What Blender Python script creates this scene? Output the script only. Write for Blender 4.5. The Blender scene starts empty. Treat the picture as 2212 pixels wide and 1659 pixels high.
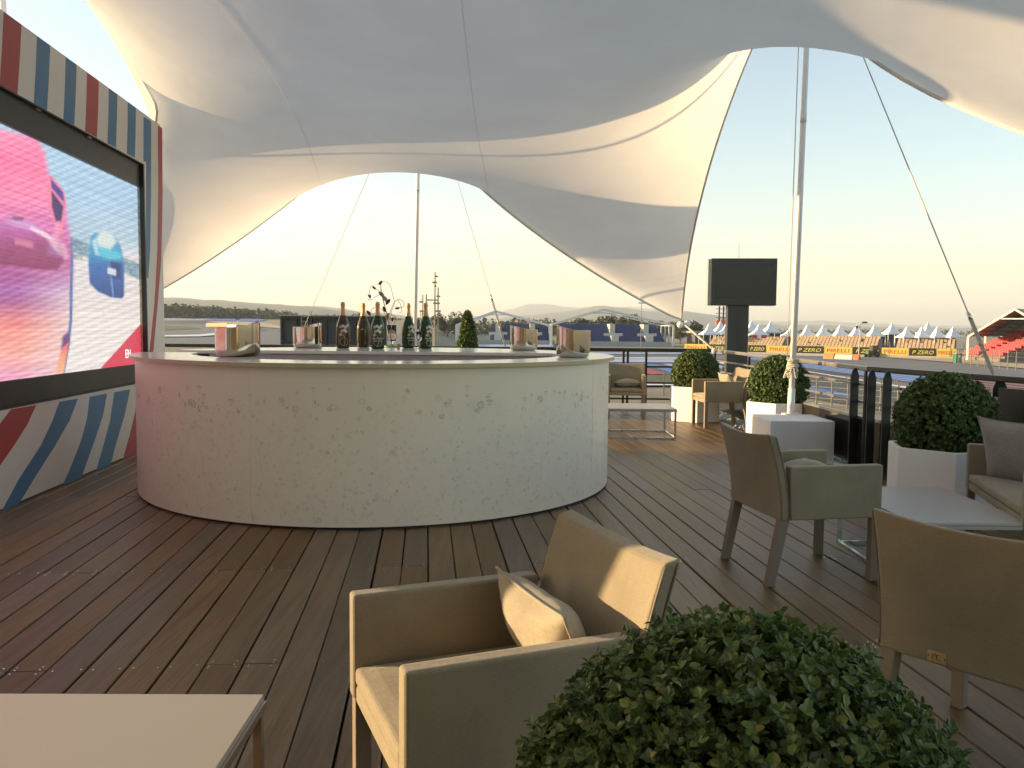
import bpy, math, random
import numpy as np
from mathutils import Vector, Matrix

# ------------------------------------------------------------------ camera, world, sun, exposure
SC = bpy.context.scene
COL = SC.collection
CAM_H, FPX, CX, CY = 1.40, 1790.0, 1106.0, 829.5          # eye height; focal length and centre in the 2212 px wide view
PITCH, ROLL = math.radians(4.0), math.radians(0.5)
FWD = Vector((0, math.cos(PITCH), -math.sin(PITCH)))
UPC = Vector((0, math.sin(PITCH), math.cos(PITCH)))
RGT = Vector((1, 0, 0))
cam = bpy.data.cameras.new('camera'); cam.sensor_width = 36.0
cam.lens = 36.0 * FPX / 2212.0
cam.clip_start = 0.05; cam.clip_end = 40000
camo = bpy.data.objects.new('camera', cam); COL.objects.link(camo)
cxv = RGT * math.cos(ROLL) + UPC * math.sin(ROLL)
cyv = -RGT * math.sin(ROLL) + UPC * math.cos(ROLL)
camo.matrix_world = Matrix((
    (cxv.x, cyv.x, -FWD.x, 0), (cxv.y, cyv.y, -FWD.y, 0), (cxv.z, cyv.z, -FWD.z, CAM_H), (0, 0, 0, 1)))
SC.camera = camo

SUN_AZ, SUN_EL = math.radians(-81.0), math.radians(8.5)    # azimuth from +Y towards +X
sdir = Vector((math.sin(SUN_AZ) * math.cos(SUN_EL), math.cos(SUN_AZ) * math.cos(SUN_EL), math.sin(SUN_EL)))
W = bpy.data.worlds.new('World'); SC.world = W; W.use_nodes = True
wn = W.node_tree.nodes; wl = W.node_tree.links; wn.clear()
sky = wn.new('ShaderNodeTexSky'); sky.sky_type = 'NISHITA'; sky.sun_disc = False
sky.sun_elevation = SUN_EL; sky.sun_rotation = SUN_AZ
sky.altitude = 400; sky.air_density = 1.0; sky.dust_density = 1.7; sky.ozone_density = 1.3
bg = wn.new('ShaderNodeBackground'); bg.inputs[1].default_value = 0.135
wo = wn.new('ShaderNodeOutputWorld')
wl.new(sky.outputs[0], bg.inputs[0]); wl.new(bg.outputs[0], wo.inputs[0])
sl = bpy.data.lights.new('sun', 'SUN'); sl.energy = 5.0; sl.angle = math.radians(0.6); sl.color = (1.0, 0.74, 0.46)
slo = bpy.data.objects.new('sun', sl); COL.objects.link(slo)
slo.rotation_euler = (-sdir).to_track_quat('-Z', 'Y').to_euler()
slo.location = sdir * 60
SC.view_settings.view_transform = 'Standard'; SC.view_settings.look = 'None'
SC.view_settings.exposure = 1.55; SC.view_settings.gamma = 1.0
SC.view_settings.use_curve_mapping = False
SC.view_settings.use_white_balance = True; SC.view_settings.white_balance_temperature = 7150; SC.view_settings.white_balance_tint = 10   # the phone's warm balance
SC.render.engine = 'CYCLES'
SC.cycles.max_bounces = 6; SC.cycles.transparent_max_bounces = 12
SC.cycles.volume_bounces = 0

# ------------------------------------------------------------------ photo pixel -> place in the world
def ray(x, y):
    u = (x - CX) / FPX; v = -(y - CY) / FPX
    a = u * math.cos(ROLL) - v * math.sin(ROLL); b = u * math.sin(ROLL) + v * math.cos(ROLL)
    return RGT * a + UPC * b + FWD
EYE = Vector((0, 0, CAM_H))
def gz(x, y, z=0.0):
    r = ray(x, y); return EYE + r * ((z - CAM_H) / r.z)
def atd(x, y, d):
    r = ray(x, y); return EYE + r * (d / r.y)
def onp(x, y, p0, n):
    r = ray(x, y); return EYE + r * ((p0 - EYE).dot(n) / r.dot(n))

# ------------------------------------------------------------------ mesh helpers
class MB:
    def __init__(s): s.v = []; s.f = []; s.m = []
    def add(s, vs, fs, m=0):
        o = len(s.v); s.v += [tuple(p) for p in vs]
        s.f += [tuple(i + o for i in f) for f in fs]; s.m += [m] * len(fs); return s
    def box(s, x0, x1, y0, y1, z0, z1, m=0, M=None):
        vs = [(x0,y0,z0),(x1,y0,z0),(x1,y1,z0),(x0,y1,z0),(x0,y0,z1),(x1,y0,z1),(x1,y1,z1),(x0,y1,z1)]
        if M is not None: vs = [M @ Vector(p) for p in vs]
        return s.add(vs, [(0,3,2,1),(4,5,6,7),(0,1,5,4),(1,2,6,5),(2,3,7,6),(3,0,4,7)], m)
    def bar(s, p, q, w, h=None, m=0, up=(0,0,1)):
        p = Vector(p); q = Vector(q); h = w if h is None else h
        d = (q - p).normalized(); u = Vector(up)
        if abs(d.dot(u)) > .98: u = Vector((0,1,0))
        sx = d.cross(u).normalized(); sz = sx.cross(d)
        c = [(-1,-1),(1,-1),(1,1),(-1,1)]
        vs = [p + sx*(a*w/2) + sz*(b*h/2) for a,b in c] + [q + sx*(a*w/2) + sz*(b*h/2) for a,b in c]
        return s.add(vs, [(0,1,2,3),(7,6,5,4),(0,4,5,1),(1,5,6,2),(2,6,7,3),(3,7,4,0)], m)
    def tube(s, path, r, n=8, m=0, caps=True, closed=False):
        path = [Vector(p) for p in path]; k = len(path)
        rs = r if isinstance(r, (list, tuple)) else [r]*k
        vs = []; prev = None
        for i, p in enumerate(path):
            if closed: d = path[(i+1) % k] - path[i-1]
            else: d = path[min(i+1, k-1)] - path[max(i-1, 0)]
            d = d.normalized()
            if prev is None:
                u = Vector((0,0,1)) if abs(d.z) < .9 else Vector((1,0,0))
                a = d.cross(u).normalized()
            else:
                a = (prev - d*prev.dot(d)).normalized()
            prev = a; b = d.cross(a)
            for j in range(n):
                t = 2*math.pi*j/n; vs.append(p + (a*math.cos(t) + b*math.sin(t))*rs[i])
        fs = []
        for i in range(k if closed else k-1):
            i2 = (i+1) % k
            for j in range(n):
                j2 = (j+1) % n; fs.append((i*n+j, i*n+j2, i2*n+j2, i2*n+j))
        if caps and not closed:
            fs.append(tuple(range(n-1, -1, -1))); fs.append(tuple((k-1)*n + j for j in range(n)))
        return s.add(vs, fs, m)
    def lathe(s, prof, n=24, c=(0,0,0), m=0, a0=0.0, a1=2*math.pi):
        full = abs(a1 - a0 - 2*math.pi) < 1e-6; k = len(prof); nn = n if full else n+1
        vs = []
        for j in range(nn):
            t = a0 + (a1-a0)*j/n
            for r, z in prof: vs.append((c[0]+r*math.cos(t), c[1]+r*math.sin(t), c[2]+z))
        fs = []
        for j in range(n):
            j2 = (j+1) % nn
            for i in range(k-1): fs.append((j*k+i, j2*k+i, j2*k+i+1, j*k+i+1))
        return s.add(vs, fs, m)
    def prism(s, poly, z0, z1, m=0):
        n = len(poly)
        vs = [(p[0], p[1], z0) for p in poly] + [(p[0], p[1], z1) for p in poly]
        fs = [tuple(range(n-1,-1,-1)), tuple(range(n, 2*n))] + [(i, (i+1)%n, n+(i+1)%n, n+i) for i in range(n)]
        return s.add(vs, fs, m)
    def slab(s, pts, nrm, t, m=0):
        """flat polygon given in 3D, made t thick along nrm"""
        nrm = Vector(nrm); n = len(pts); pts = [Vector(p) for p in pts]
        vs = pts + [p + nrm*t for p in pts]
        fs = [tuple(range(n-1,-1,-1)), tuple(range(n, 2*n))] + [(i, (i+1)%n, n+(i+1)%n, n+i) for i in range(n)]
        return s.add(vs, fs, m)
    def sphere(s, c, r, n=12, k=8, m=0, sc=(1,1,1)):
        vs = []
        for i in range(k+1):
            ph = math.pi*i/k
            for j in range(n):
                t = 2*math.pi*j/n
                vs.append((c[0]+r*sc[0]*math.sin(ph)*math.cos(t), c[1]+r*sc[1]*math.sin(ph)*math.sin(t), c[2]+r*sc[2]*math.cos(ph)))
        fs = [(i*n+j, (i+1)*n+j, (i+1)*n+(j+1)%n, i*n+(j+1)%n) for i in range(k) for j in range(n)]
        return s.add(vs, fs, m)
    def mesh(s, name, mats, smooth=False):
        me = bpy.data.meshes.new(name); me.from_pydata(s.v, [], s.f)
        for mt in (mats if isinstance(mats, (list, tuple)) else [mats]): me.materials.append(mt)
        if any(s.m): me.polygons.foreach_set('material_index', s.m)
        if smooth: me.polygons.foreach_set('use_smooth', [True]*len(s.f))
        me.update(); return me
    def build(s, name, mats, parent=None, smooth=False, bevel=0.0, seg=2):
        return link(name, s.mesh(name, mats, smooth), parent, bevel, seg)

def link(name, me, parent=None, bevel=0.0, seg=2):
    o = bpy.data.objects.new(name, me); COL.objects.link(o)
    if parent is not None: o.parent = parent
    if bevel > 0:
        b = o.modifiers.new('bevel', 'BEVEL'); b.width = bevel; b.segments = seg; b.limit_method = 'ANGLE'
        b.angle_limit = math.radians(40)
    return o
def smooth_angle(o):
    for p in o.data.polygons: p.use_smooth = True
def tag(o, label=None, cat=None, group=None, kind=None):
    if label: o['label'] = label
    if cat: o['category'] = cat
    if group: o['group'] = group
    if kind: o['kind'] = kind
    return o
def thing(name, label, cat, loc=(0,0,0), rotz=0.0, group=None):
    o = bpy.data.objects.new(name, None); COL.objects.link(o)
    o.location = loc; o.rotation_euler = (0, 0, rotz); o.empty_display_size = .2
    return tag(o, label, cat, group)
def dup(o, parent=None):
    c = o.copy(); COL.objects.link(c); c.parent = parent
    for ch in list(o.children): dup(ch, c)
    return c
def text_mesh(txt, size=1.0, shear=0.0, depth=0.0):
    """flat lettering in the XZ plane, centred, facing -Y"""
    cu = bpy.data.curves.new('lettering', 'FONT'); cu.body = txt; cu.size = size; cu.shear = shear
    cu.align_x = 'CENTER'; cu.align_y = 'CENTER'; cu.extrude = depth; cu.resolution_u = 3
    o = bpy.data.objects.new('lettering', cu); COL.objects.link(o)
    dg = bpy.context.evaluated_depsgraph_get(); me = bpy.data.meshes.new_from_object(o.evaluated_get(dg))
    bpy.data.objects.remove(o); bpy.data.curves.remove(cu)
    me.transform(Matrix.Rotation(math.pi/2, 4, 'X')); return me

# ------------------------------------------------------------------ materials
def nodes(name):
    m = bpy.data.materials.new(name); m.use_nodes = True
    nt = m.node_tree; b = nt.nodes['Principled BSDF']; return m, nt, b
def N(nt, typ, **kw):
    n = nt.nodes.new(typ)
    for k, v in kw.items(): setattr(n, k, v)
    return n
def ramp(nt, fac, stops):
    r = N(nt, 'ShaderNodeValToRGB'); e = r.color_ramp.elements
    while len(e) < len(stops): e.new(0.5)
    for i, (p, c) in enumerate(stops): e[i].position = p; e[i].color = (*c, 1)
    if fac is not None: nt.links.new(fac, r.inputs[0])
    return r.outputs[0]
def mul(c, k): return tuple(min(1, max(0, x*k)) for x in c)
def mat(name, col, rough=.6, metal=0.0, var=.08, scale=6.0, bump=0.0, bscale=60.0, spec=.5, coat=0.0, coords='Object', rand=0.0, **kw):
    m, nt, b = nodes(name)
    tc = N(nt, 'ShaderNodeTexCoord')
    nz = N(nt, 'ShaderNodeTexNoise'); nz.inputs['Scale'].default_value = scale; nz.inputs['Detail'].default_value = 5
    nt.links.new(tc.outputs[coords], nz.inputs['Vector'])
    c = ramp(nt, nz.outputs[0], [(.3, mul(col, 1-var)), (.7, mul(col, 1+var))])
    if rand > 0:
        oi = N(nt, 'ShaderNodeObjectInfo'); hs = N(nt, 'ShaderNodeHueSaturation')
        mp = N(nt, 'ShaderNodeMapRange'); mp.inputs[3].default_value = 1-rand; mp.inputs[4].default_value = 1+rand
        nt.links.new(oi.outputs['Random'], mp.inputs[0]); nt.links.new(mp.outputs[0], hs.inputs['Value'])
        nt.links.new(c, hs.inputs['Color']); c = hs.outputs[0]
    nt.links.new(c, b.inputs['Base Color'])
    b.inputs['Roughness'].default_value = rough; b.inputs['Metallic'].default_value = metal
    b.inputs['Specular IOR Level'].default_value = spec; b.inputs['Coat Weight'].default_value = coat
    if rough > .12 and metal < .5:
        rr = N(nt, 'ShaderNodeMapRange'); rr.inputs[3].default_value = max(0, rough-.07); rr.inputs[4].default_value = min(1, rough+.07)
        nt.links.new(nz.outputs[0], rr.inputs[0]); nt.links.new(rr.outputs[0], b.inputs['Roughness'])
    if bump > 0:
        n2 = N(nt, 'ShaderNodeTexNoise'); n2.inputs['Scale'].default_value = bscale; n2.inputs['Detail'].default_value = 4
        nt.links.new(tc.outputs[coords], n2.inputs['Vector'])
        bp = N(nt, 'ShaderNodeBump'); bp.inputs['Strength'].default_value = bump; bp.inputs['Distance'].default_value = .01
        nt.links.new(n2.outputs[0], bp.inputs['Height']); nt.links.new(bp.outputs[0], b.inputs['Normal'])
    for k, v in kw.items(): b.inputs[k.replace('_', ' ')].default_value = v
    return m
def emis(name, col, strength=1.0):
    m, nt, b = nodes(name)
    b.inputs['Base Color'].default_value = (.02,.02,.02,1); b.inputs['Roughness'].default_value = .5
    b.inputs['Emission Color'].default_value = (*col, 1); b.inputs['Emission Strength'].default_value = strength
    return m
def sr(r, g, b):
    f = lambda c: (c/255/12.92) if c/255 <= .04045 else ((c/255+.055)/1.055)**2.4
    return (f(r), f(g), f(b))

MT = {}
def wood_material():
    m, nt, b = nodes('deck_wood'); L = nt.links
    geo = N(nt, 'ShaderNodeNewGeometry'); oi = N(nt, 'ShaderNodeObjectInfo')
    mp = N(nt, 'ShaderNodeMapping'); mp.inputs['Rotation'].default_value = (0, 0, -PLANK_ANG); mp.inputs['Scale'].default_value = (14, .9, 14)
    add = N(nt, 'ShaderNodeVectorMath', operation='ADD'); cmb = N(nt, 'ShaderNodeCombineXYZ')
    m10 = N(nt, 'ShaderNodeMath', operation='MULTIPLY'); m10.inputs[1].default_value = 57
    L.new(oi.outputs['Random'], m10.inputs[0]); L.new(m10.outputs[0], cmb.inputs[0]); L.new(m10.outputs[0], cmb.inputs[1])
    L.new(geo.outputs['Position'], mp.inputs[0]); L.new(mp.outputs[0], add.inputs[0]); L.new(cmb.outputs[0], add.inputs[1])
    nz = N(nt, 'ShaderNodeTexNoise'); nz.inputs['Scale'].default_value = 1.6; nz.inputs['Detail'].default_value = 8; nz.inputs['Roughness'].default_value = .62
    nz.inputs['Distortion'].default_value = .5
    L.new(add.outputs[0], nz.inputs['Vector'])
    grain = ramp(nt, nz.outputs[0], [(.25, (.090,.050,.018)), (.5, (.150,.091,.040)), (.75, (.215,.138,.068))])
    big = N(nt, 'ShaderNodeTexNoise'); big.inputs['Scale'].default_value = 1.3; big.inputs['Detail'].default_value = 4
    L.new(geo.outputs['Position'], big.inputs['Vector'])
    mixg = N(nt, 'ShaderNodeMix', data_type='RGBA', blend_type='MULTIPLY'); mixg.inputs[0].default_value = .55
    L.new(grain, mixg.inputs[6]); L.new(ramp(nt, big.outputs[0], [(.3, (.76,.75,.73)), (.7, (1.15,1.12,1.08))]), mixg.inputs[7])
    hs = N(nt, 'ShaderNodeHueSaturation')
    v = N(nt, 'ShaderNodeMapRange'); v.inputs[3].default_value = .78; v.inputs[4].default_value = 1.22
    L.new(oi.outputs['Random'], v.inputs[0]); L.new(v.outputs[0], hs.inputs['Value'])
    w1 = N(nt, 'ShaderNodeMath', operation='MULTIPLY'); w1.inputs[1].default_value = 7.31
    w2 = N(nt, 'ShaderNodeMath', operation='FRACT'); L.new(oi.outputs['Random'], w1.inputs[0]); L.new(w1.outputs[0], w2.inputs[0])
    sv = N(nt, 'ShaderNodeMapRange'); sv.inputs[3].default_value = .62; sv.inputs[4].default_value = 1.12
    L.new(w2.outputs[0], sv.inputs[0]); L.new(sv.outputs[0], hs.inputs['Saturation'])
    L.new(mixg.outputs[2], hs.inputs['Color']); L.new(hs.outputs[0], b.inputs['Base Color'])
    b.inputs['Specular Tint'].default_value = (1.0,.74,.48,1)
    rr = N(nt, 'ShaderNodeMapRange'); rr.inputs[3].default_value = .30; rr.inputs[4].default_value = .50
    L.new(nz.outputs[0], rr.inputs[0]); L.new(rr.outputs[0], b.inputs['Roughness'])
    bp = N(nt, 'ShaderNodeBump'); bp.inputs['Strength'].default_value = .25; bp.inputs['Distance'].default_value = .03
    L.new(nz.outputs[0], bp.inputs['Height']); L.new(bp.outputs[0], b.inputs['Normal'])
    return m
def fabric_material(name, col, scale=520):
    m, nt, b = nodes(name); L = nt.links
    tc = N(nt, 'ShaderNodeTexCoord')
    nz = N(nt, 'ShaderNodeTexNoise'); nz.inputs['Scale'].default_value = 5; nz.inputs['Detail'].default_value = 6
    L.new(tc.outputs['Object'], nz.inputs['Vector'])
    mpx = N(nt, 'ShaderNodeMapping'); mpx.inputs['Scale'].default_value = (1, 1, 14)
    L.new(tc.outputs['Object'], mpx.inputs[0])
    th = N(nt, 'ShaderNodeTexNoise'); th.inputs['Scale'].default_value = 70; th.inputs['Detail'].default_value = 3
    L.new(mpx.outputs[0], th.inputs['Vector'])
    mx = N(nt, 'ShaderNodeMix', data_type='RGBA', blend_type='MULTIPLY'); mx.inputs[0].default_value = .85
    L.new(ramp(nt, nz.outputs[0], [(.3, mul(col, .86)), (.7, mul(col, 1.12))]), mx.inputs[6])
    L.new(ramp(nt, th.outputs[0], [(.3, (.78,.78,.78)), (.7, (1.1,1.1,1.1))]), mx.inputs[7])
    L.new(mx.outputs[2], b.inputs['Base Color'])
    b.inputs['Roughness'].default_value = .82; b.inputs['Sheen Weight'].default_value = .25; b.inputs['Sheen Roughness'].default_value = .5
    b.inputs['Specular IOR Level'].default_value = .25
    w1 = N(nt, 'ShaderNodeTexNoise'); w1.inputs['Scale'].default_value = scale; w1.inputs['Detail'].default_value = 2
    L.new(tc.outputs['Object'], w1.inputs['Vector'])
    sm = N(nt, 'ShaderNodeMath', operation='MULTIPLY_ADD'); sm.inputs[1].default_value = 6.0
    L.new(nz.outputs[0], sm.inputs[0]); L.new(w1.outputs[0], sm.inputs[2])
    bp = N(nt, 'ShaderNodeBump'); bp.inputs['Strength'].default_value = .35; bp.inputs['Distance'].default_value = .002
    L.new(sm.outputs[0], bp.inputs['Height']); L.new(bp.outputs[0], b.inputs['Normal'])
    return m
def leaf_material(name, c0, c1, c2, trans=.25, rough=.42):
    m, nt, b = nodes(name); L = nt.links
    geo = N(nt, 'ShaderNodeNewGeometry')
    c = ramp(nt, geo.outputs['Random Per Island'], [(0, c0), (.5, c1), (.965, c2), (.985, (c2[0]*1.7, c2[1]*1.25, c2[2]*1.2)), (1, (c2[0]*1.4, c2[1]*.9, c2[2]*.9))])
    L.new(c, b.inputs['Base Color']); b.inputs['Roughness'].default_value = rough
    tr = N(nt, 'ShaderNodeBsdfTranslucent'); mx = N(nt, 'ShaderNodeMixShader'); mx.inputs[0].default_value = trans
    L.new(c, tr.inputs[0]); L.new(b.outputs[0], mx.inputs[1]); L.new(tr.outputs[0], mx.inputs[2])
    L.new(mx.outputs[0], nt.nodes['Material Output'].inputs[0]); return m
def canopy_material():
    m, nt, b = nodes('canopy_fabric'); L = nt.links
    tc = N(nt, 'ShaderNodeTexCoord'); nz = N(nt, 'ShaderNodeTexNoise'); nz.inputs['Scale'].default_value = 1.2; nz.inputs['Detail'].default_value = 6
    L.new(tc.outputs['Object'], nz.inputs['Vector'])
    c = ramp(nt, nz.outputs[0], [(.3, (.80,.765,.70)), (.7, (.88,.84,.77))])
    d = N(nt, 'ShaderNodeBsdfDiffuse'); t = N(nt, 'ShaderNodeBsdfTranslucent'); mx = N(nt, 'ShaderNodeMixShader'); mx.inputs[0].default_value = .50
    L.new(c, d.inputs[0]); L.new(c, t.inputs[0])
    w = N(nt, 'ShaderNodeTexNoise'); w.inputs['Scale'].default_value = 3.2; w.inputs['Detail'].default_value = 9; w.inputs['Roughness'].default_value = .6; L.new(tc.outputs['Object'], w.inputs['Vector'])
    bp = N(nt, 'ShaderNodeBump'); bp.inputs['Strength'].default_value = .25; bp.inputs['Distance'].default_value = .03
    L.new(w.outputs[0], bp.inputs['Height']); L.new(bp.outputs[0], d.inputs['Normal'])
    L.new(d.outputs[0], mx.inputs[1]); L.new(t.outputs[0], mx.inputs[2])
    L.new(mx.outputs[0], nt.nodes['Material Output'].inputs[0]); nt.nodes.remove(b); return m
def glass_material(name, col, trans=.9, rough=.03):
    m, nt, b = nodes(name)
    b.inputs['Base Color'].default_value = (*col, 1); b.inputs['Transmission Weight'].default_value = trans
    b.inputs['Roughness'].default_value = rough; b.inputs['IOR'].default_value = 1.45
    return m

PLANK_VP = gz(921, 703.2 + .5)                     # far point in the direction the deck boards run
PLANK_ANG = math.atan2(-ray(921, 703).x, ray(921, 703).y)   # rotation of +Y onto the boards
MT['wood'] = wood_material()
MT['fabric'] = fabric_material('beige_textile', (.275,.232,.152))
MT['pillow'] = fabric_material('pillow_textile', (.33,.285,.20), 420)
MT['pillow_grey'] = fabric_material('grey_pillow_textile', (.30,.285,.26), 420)
MT['leg'] = mat('taupe_legs', (.20,.165,.125), .6, var=.06, bump=.15, bscale=300)
MT['lacquer'] = mat('white_lacquer', (.43,.40,.365), .42, var=.015, scale=1.5)
MT['pot'] = mat('planter_white', (.86,.85,.83), .5, var=.025, scale=2.5, bump=.05, bscale=40)
MT['boxwhite'] = mat('box_white_cloth', (.80,.78,.80), .75, var=.03, scale=3, bump=.25, bscale=9)
MT['bar'] = mat('bar_panel_white', (.88,.80,.675), .42, var=.025, scale=1.5)
MT['counter'] = mat('counter_gloss', (.78,.76,.71), .16, var=.02, scale=2)
MT['counter_edge'] = mat('counter_edge', (.50,.43,.27), .4, var=.06)
MT['chrome'] = mat('brushed_chrome', (.62,.60,.57), .16, metal=1.0, var=.04, scale=30)
MT['steel'] = mat('polished_steel', (.60,.55,.47), .06, metal=1.0, var=.03, scale=3)
MT['dark'] = mat('black_metal', (.022,.021,.020), .42, var=.15, scale=9)
MT['bronze'] = mat('dark_bronze', (.030,.026,.021), .35, metal=.2, var=.15, scale=9)
MT['railalu'] = mat('grey_rail', (.32,.30,.27), .35, metal=.6, var=.08)
MT['tint'] = mat('tinted_panel', (.020,.016,.012), .10, var=.2, scale=2)
MT['mastw'] = mat('mast_white', (.82,.80,.79), .4, var=.04, scale=4)
MT['rope'] = mat('pale_rope', (.55,.50,.40), .8, var=.15, scale=60, bump=.4, bscale=220)
MT['canopy'] = canopy_material()
MT['hem'] = mat('canopy_hem', (.66,.65,.63), .8, var=.04)
MT['seam'] = mat('canopy_seam', (.66,.64,.60), .85, var=.05)
MT['leaf'] = leaf_material('box_leaves', (.044,.082,.022), (.084,.142,.036), (.155,.215,.06), .28, .42)
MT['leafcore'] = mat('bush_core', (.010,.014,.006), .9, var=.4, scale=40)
MT['treeleaf'] = leaf_material('tree_leaves', (.030,.040,.016), (.055,.068,.024), (.095,.105,.04), .2, .6)
MT['bark'] = mat('bark', (.10,.075,.05), .9, var=.3, scale=20, bump=.5)
MT['soil'] = mat('soil', (.045,.032,.02), .95, var=.4, scale=60, bump=.8, bscale=90)
MT['wallwhite'] = mat('wall_white', (.72,.70,.67), .5, var=.02, scale=1.2)
MT['wallblue'] = mat('wall_blue', (.065,.20,.36), .5, var=.04, scale=2)
MT['wallred'] = mat('wall_red', (.42,.06,.065), .5, var=.05, scale=2)

# ================================================================== SETTING
ZG = -2.6                                                     # level of the circuit below the terrace
def flat(name, mb, m, parent=None):
    o = mb.build(name, m, parent)
    if parent is None: o['kind'] = 'structure'
    return o
# ---- ground to the horizon
def ground_material():
    m, nt, b = nodes('ground_sand'); L = nt.links
    geo = N(nt, 'ShaderNodeNewGeometry')
    n1 = N(nt, 'ShaderNodeTexNoise'); n1.inputs['Scale'].default_value = .035; n1.inputs['Detail'].default_value = 7
    n2 = N(nt, 'ShaderNodeTexNoise'); n2.inputs['Scale'].default_value = 1.7; n2.inputs['Detail'].default_value = 6
    L.new(geo.outputs['Position'], n1.inputs['Vector']); L.new(geo.outputs['Position'], n2.inputs['Vector'])
    mx = N(nt, 'ShaderNodeMix', data_type='RGBA'); L.new(n1.outputs[0], mx.inputs[0])
    L.new(ramp(nt, n2.outputs[0], [(.3, (.24,.20,.14)), (.7, (.36,.31,.23))]), mx.inputs[6])
    L.new(ramp(nt, n2.outputs[0], [(.3, (.13,.125,.065)), (.7, (.23,.20,.12))]), mx.inputs[7])
    L.new(mx.outputs[2], b.inputs['Base Color']); b.inputs['Roughness'].default_value = .95
    return m
g = MB(); RG = [12, 25, 40, 60, 85, 115, 150, 200, 270, 380, 550, 800, 1200, 2000, 4000, 8000, 16000]; NS = 72
g.v = [(0, 0, ZG)] + [(math.cos(2*math.pi*i/NS)*R, math.sin(2*math.pi*i/NS)*R, ZG) for R in RG for i in range(NS)]
g.f = [(0, 1+i, 1+(i+1) % NS) for i in range(NS)] + [(1+k*NS+i, 1+(k+1)*NS+i, 1+(k+1)*NS+(i+1) % NS, 1+k*NS+(i+1) % NS) for k in range(len(RG)-1) for i in range(NS)]
g.m = [0]*len(g.f)
flat('ground', g, ground_material())

asph = mat('asphalt', (.16,.155,.15), .85, var=.14, scale=.25, bump=.3, bscale=8)
asph2 = mat('asphalt_dark', (.075,.073,.072), .85, var=.16, scale=.4, bump=.3, bscale=8)
conc = mat('pale_concrete', (.40,.37,.32), .9, var=.10, scale=.6)
pblue = mat('paint_blue', (.075,.17,.46), .6, var=.12, scale=.5)
ppale = mat('paint_pale_blue', (.36,.43,.58), .6, var=.10, scale=.5)
pwhite = mat('paint_white', (.72,.72,.72), .6, var=.08, scale=.5)
pred = mat('paint_red', (.45,.045,.05), .6, var=.12, scale=.5)
ppink = mat('paint_faded_red', (.30,.14,.13), .7, var=.12, scale=.5)
grass = mat('dry_grass', (.085,.10,.035), .95, var=.3, scale=.8)
sandm = mat('warm_sand', (.46,.36,.21), .95, var=.12, scale=.7)

def gpoly(mb, pts, z, m=0):
    ps = [gz(x, y, z) for x, y in pts]
    mb.add(ps, [tuple(range(len(ps)))], m)
    # keep the sheet facing up
    a, b_, c = ps[0], ps[1], ps[2]
    if (b_-a).cross(c-a).z < 0: mb.f[-1] = tuple(reversed(mb.f[-1]))
# run-off asphalt right across the view, then track, then painted bands
t = MB()
gpoly(t, [(900,756),(1180,812),(1560,825),(1700,826),(1900,862),(2300,905),(2300,775),(1900,764),(1500,757),(1150,749),(900,745)], ZG+.03)
flat('run_off_area', t, asph)
t = MB()
gpoly(t, [(1200,770),(1330,783),(1560,789),(1760,804),(1980,822),(2300,848),(2300,828),(1980,806),(1800,791),(1600,777),(1330,768),(1200,766)], ZG+.08)
flat('race_track', t, asph2)
t = MB(); gpoly(t, [(1700,800),(1760,799),(1980,852),(1980,900),(1700,850)], ZG+.06); flat('service_road', t, asph2)
t = MB(); gpoly(t, [(340,733),(600,741),(900,760),(900,800),(340,800)], ZG+.05); flat('apron', t, asph)

stripes = thing('painted_run_off', None, None); stripes['kind'] = 'structure'
def stripe(pts, m, z=ZG+.12):
    s = MB(); gpoly(s, pts, z); s.build('painted_stripe', m, stripes)
# blue bands on the right, running away to the left
def band(xl, yl, xr, yr, wl_, wr_, m, z=ZG+.12):
    stripe([(xl,yl),(xr,yr),(xr,yr+wr_),(xl,yl+wl_)], m, z)
for k in range(6):
    u0, u1 = k/6, (k+.55)/6
    stripe([(1606,768.6+5*u0),(1728,780+12.5*u0),(2016+4*k,805.2+30*u0),(2022+4*k,806+30*u1),(1728,780+12.5*u1),(1606,768.6+5*u1)], pblue)
    stripe([(1606,768.6+5*u1),(1728,780+12.5*u1),(2022+4*k,806+30*u1),(2024+4*k,806+30*(u1+.05)),(1728,780+12.5*(u1+.05)),(1606,768.6+5*(u1+.05))], ppale)
for k in range(7):
    u0, u1 = k/7, (k+.6)/7
    stripe([(2020+6*k,804.5+34*u0),(2320,826+46*u0),(2320,826+46*u1),(2024+6*k,804.8+34*u1)], ppink)
band(1700, 794.5, 2000, 842, 1.4, 3.4, pwhite)
# fan of stripes seen between the bar and the first planter
for k, (a, b_) in enumerate([(1320,1346),(1362,1392)]):
    stripe([(a-20,786),(b_-24,786),(b_+48,808),(a+42,808)], pred)
for k in range(4):
    a = 1418 + 44*k
    stripe([(a-30,786),(a-6,786),(a+92,812),(a+56,812)], pblue if k % 2 == 0 else ppale)
band(1180, 761, 1560, 762, 3.2, 3.2, ppale); band(1180, 774, 1500, 775.5, 7.5, 7.5, ppale); band(1180, 770.5, 1500, 772.5, 2.4, 2.4, pwhite)
stripe([(1540,784),(1575,781),(1600,786),(1600,789)], pwhite, ZG+.15)
stripe([(1560,793),(1610,800),(1610,806),(1560,799)], pblue)
stripe([(1560,806),(1640,818),(1640,823),(1560,811)], pblue); stripe([(1700,826),(1838,852),(1838,858),(1700,832)], pblue)
stripe([(1240,826),(1480,826),(1480,832),(1240,832)], pwhite, ZG+.15)
t = MB(); gpoly(t, [(1180,811),(1500,812),(1560,823),(1560,826),(1180,824)], ZG+.08); flat('grass_verge', t, grass)
t = MB(); gpoly(t, [(1880,769),(2080,784),(2300,803),(2300,793),(2080,775),(1880,766)], ZG+.12); flat('sandy_verge', t, sandm)
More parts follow.
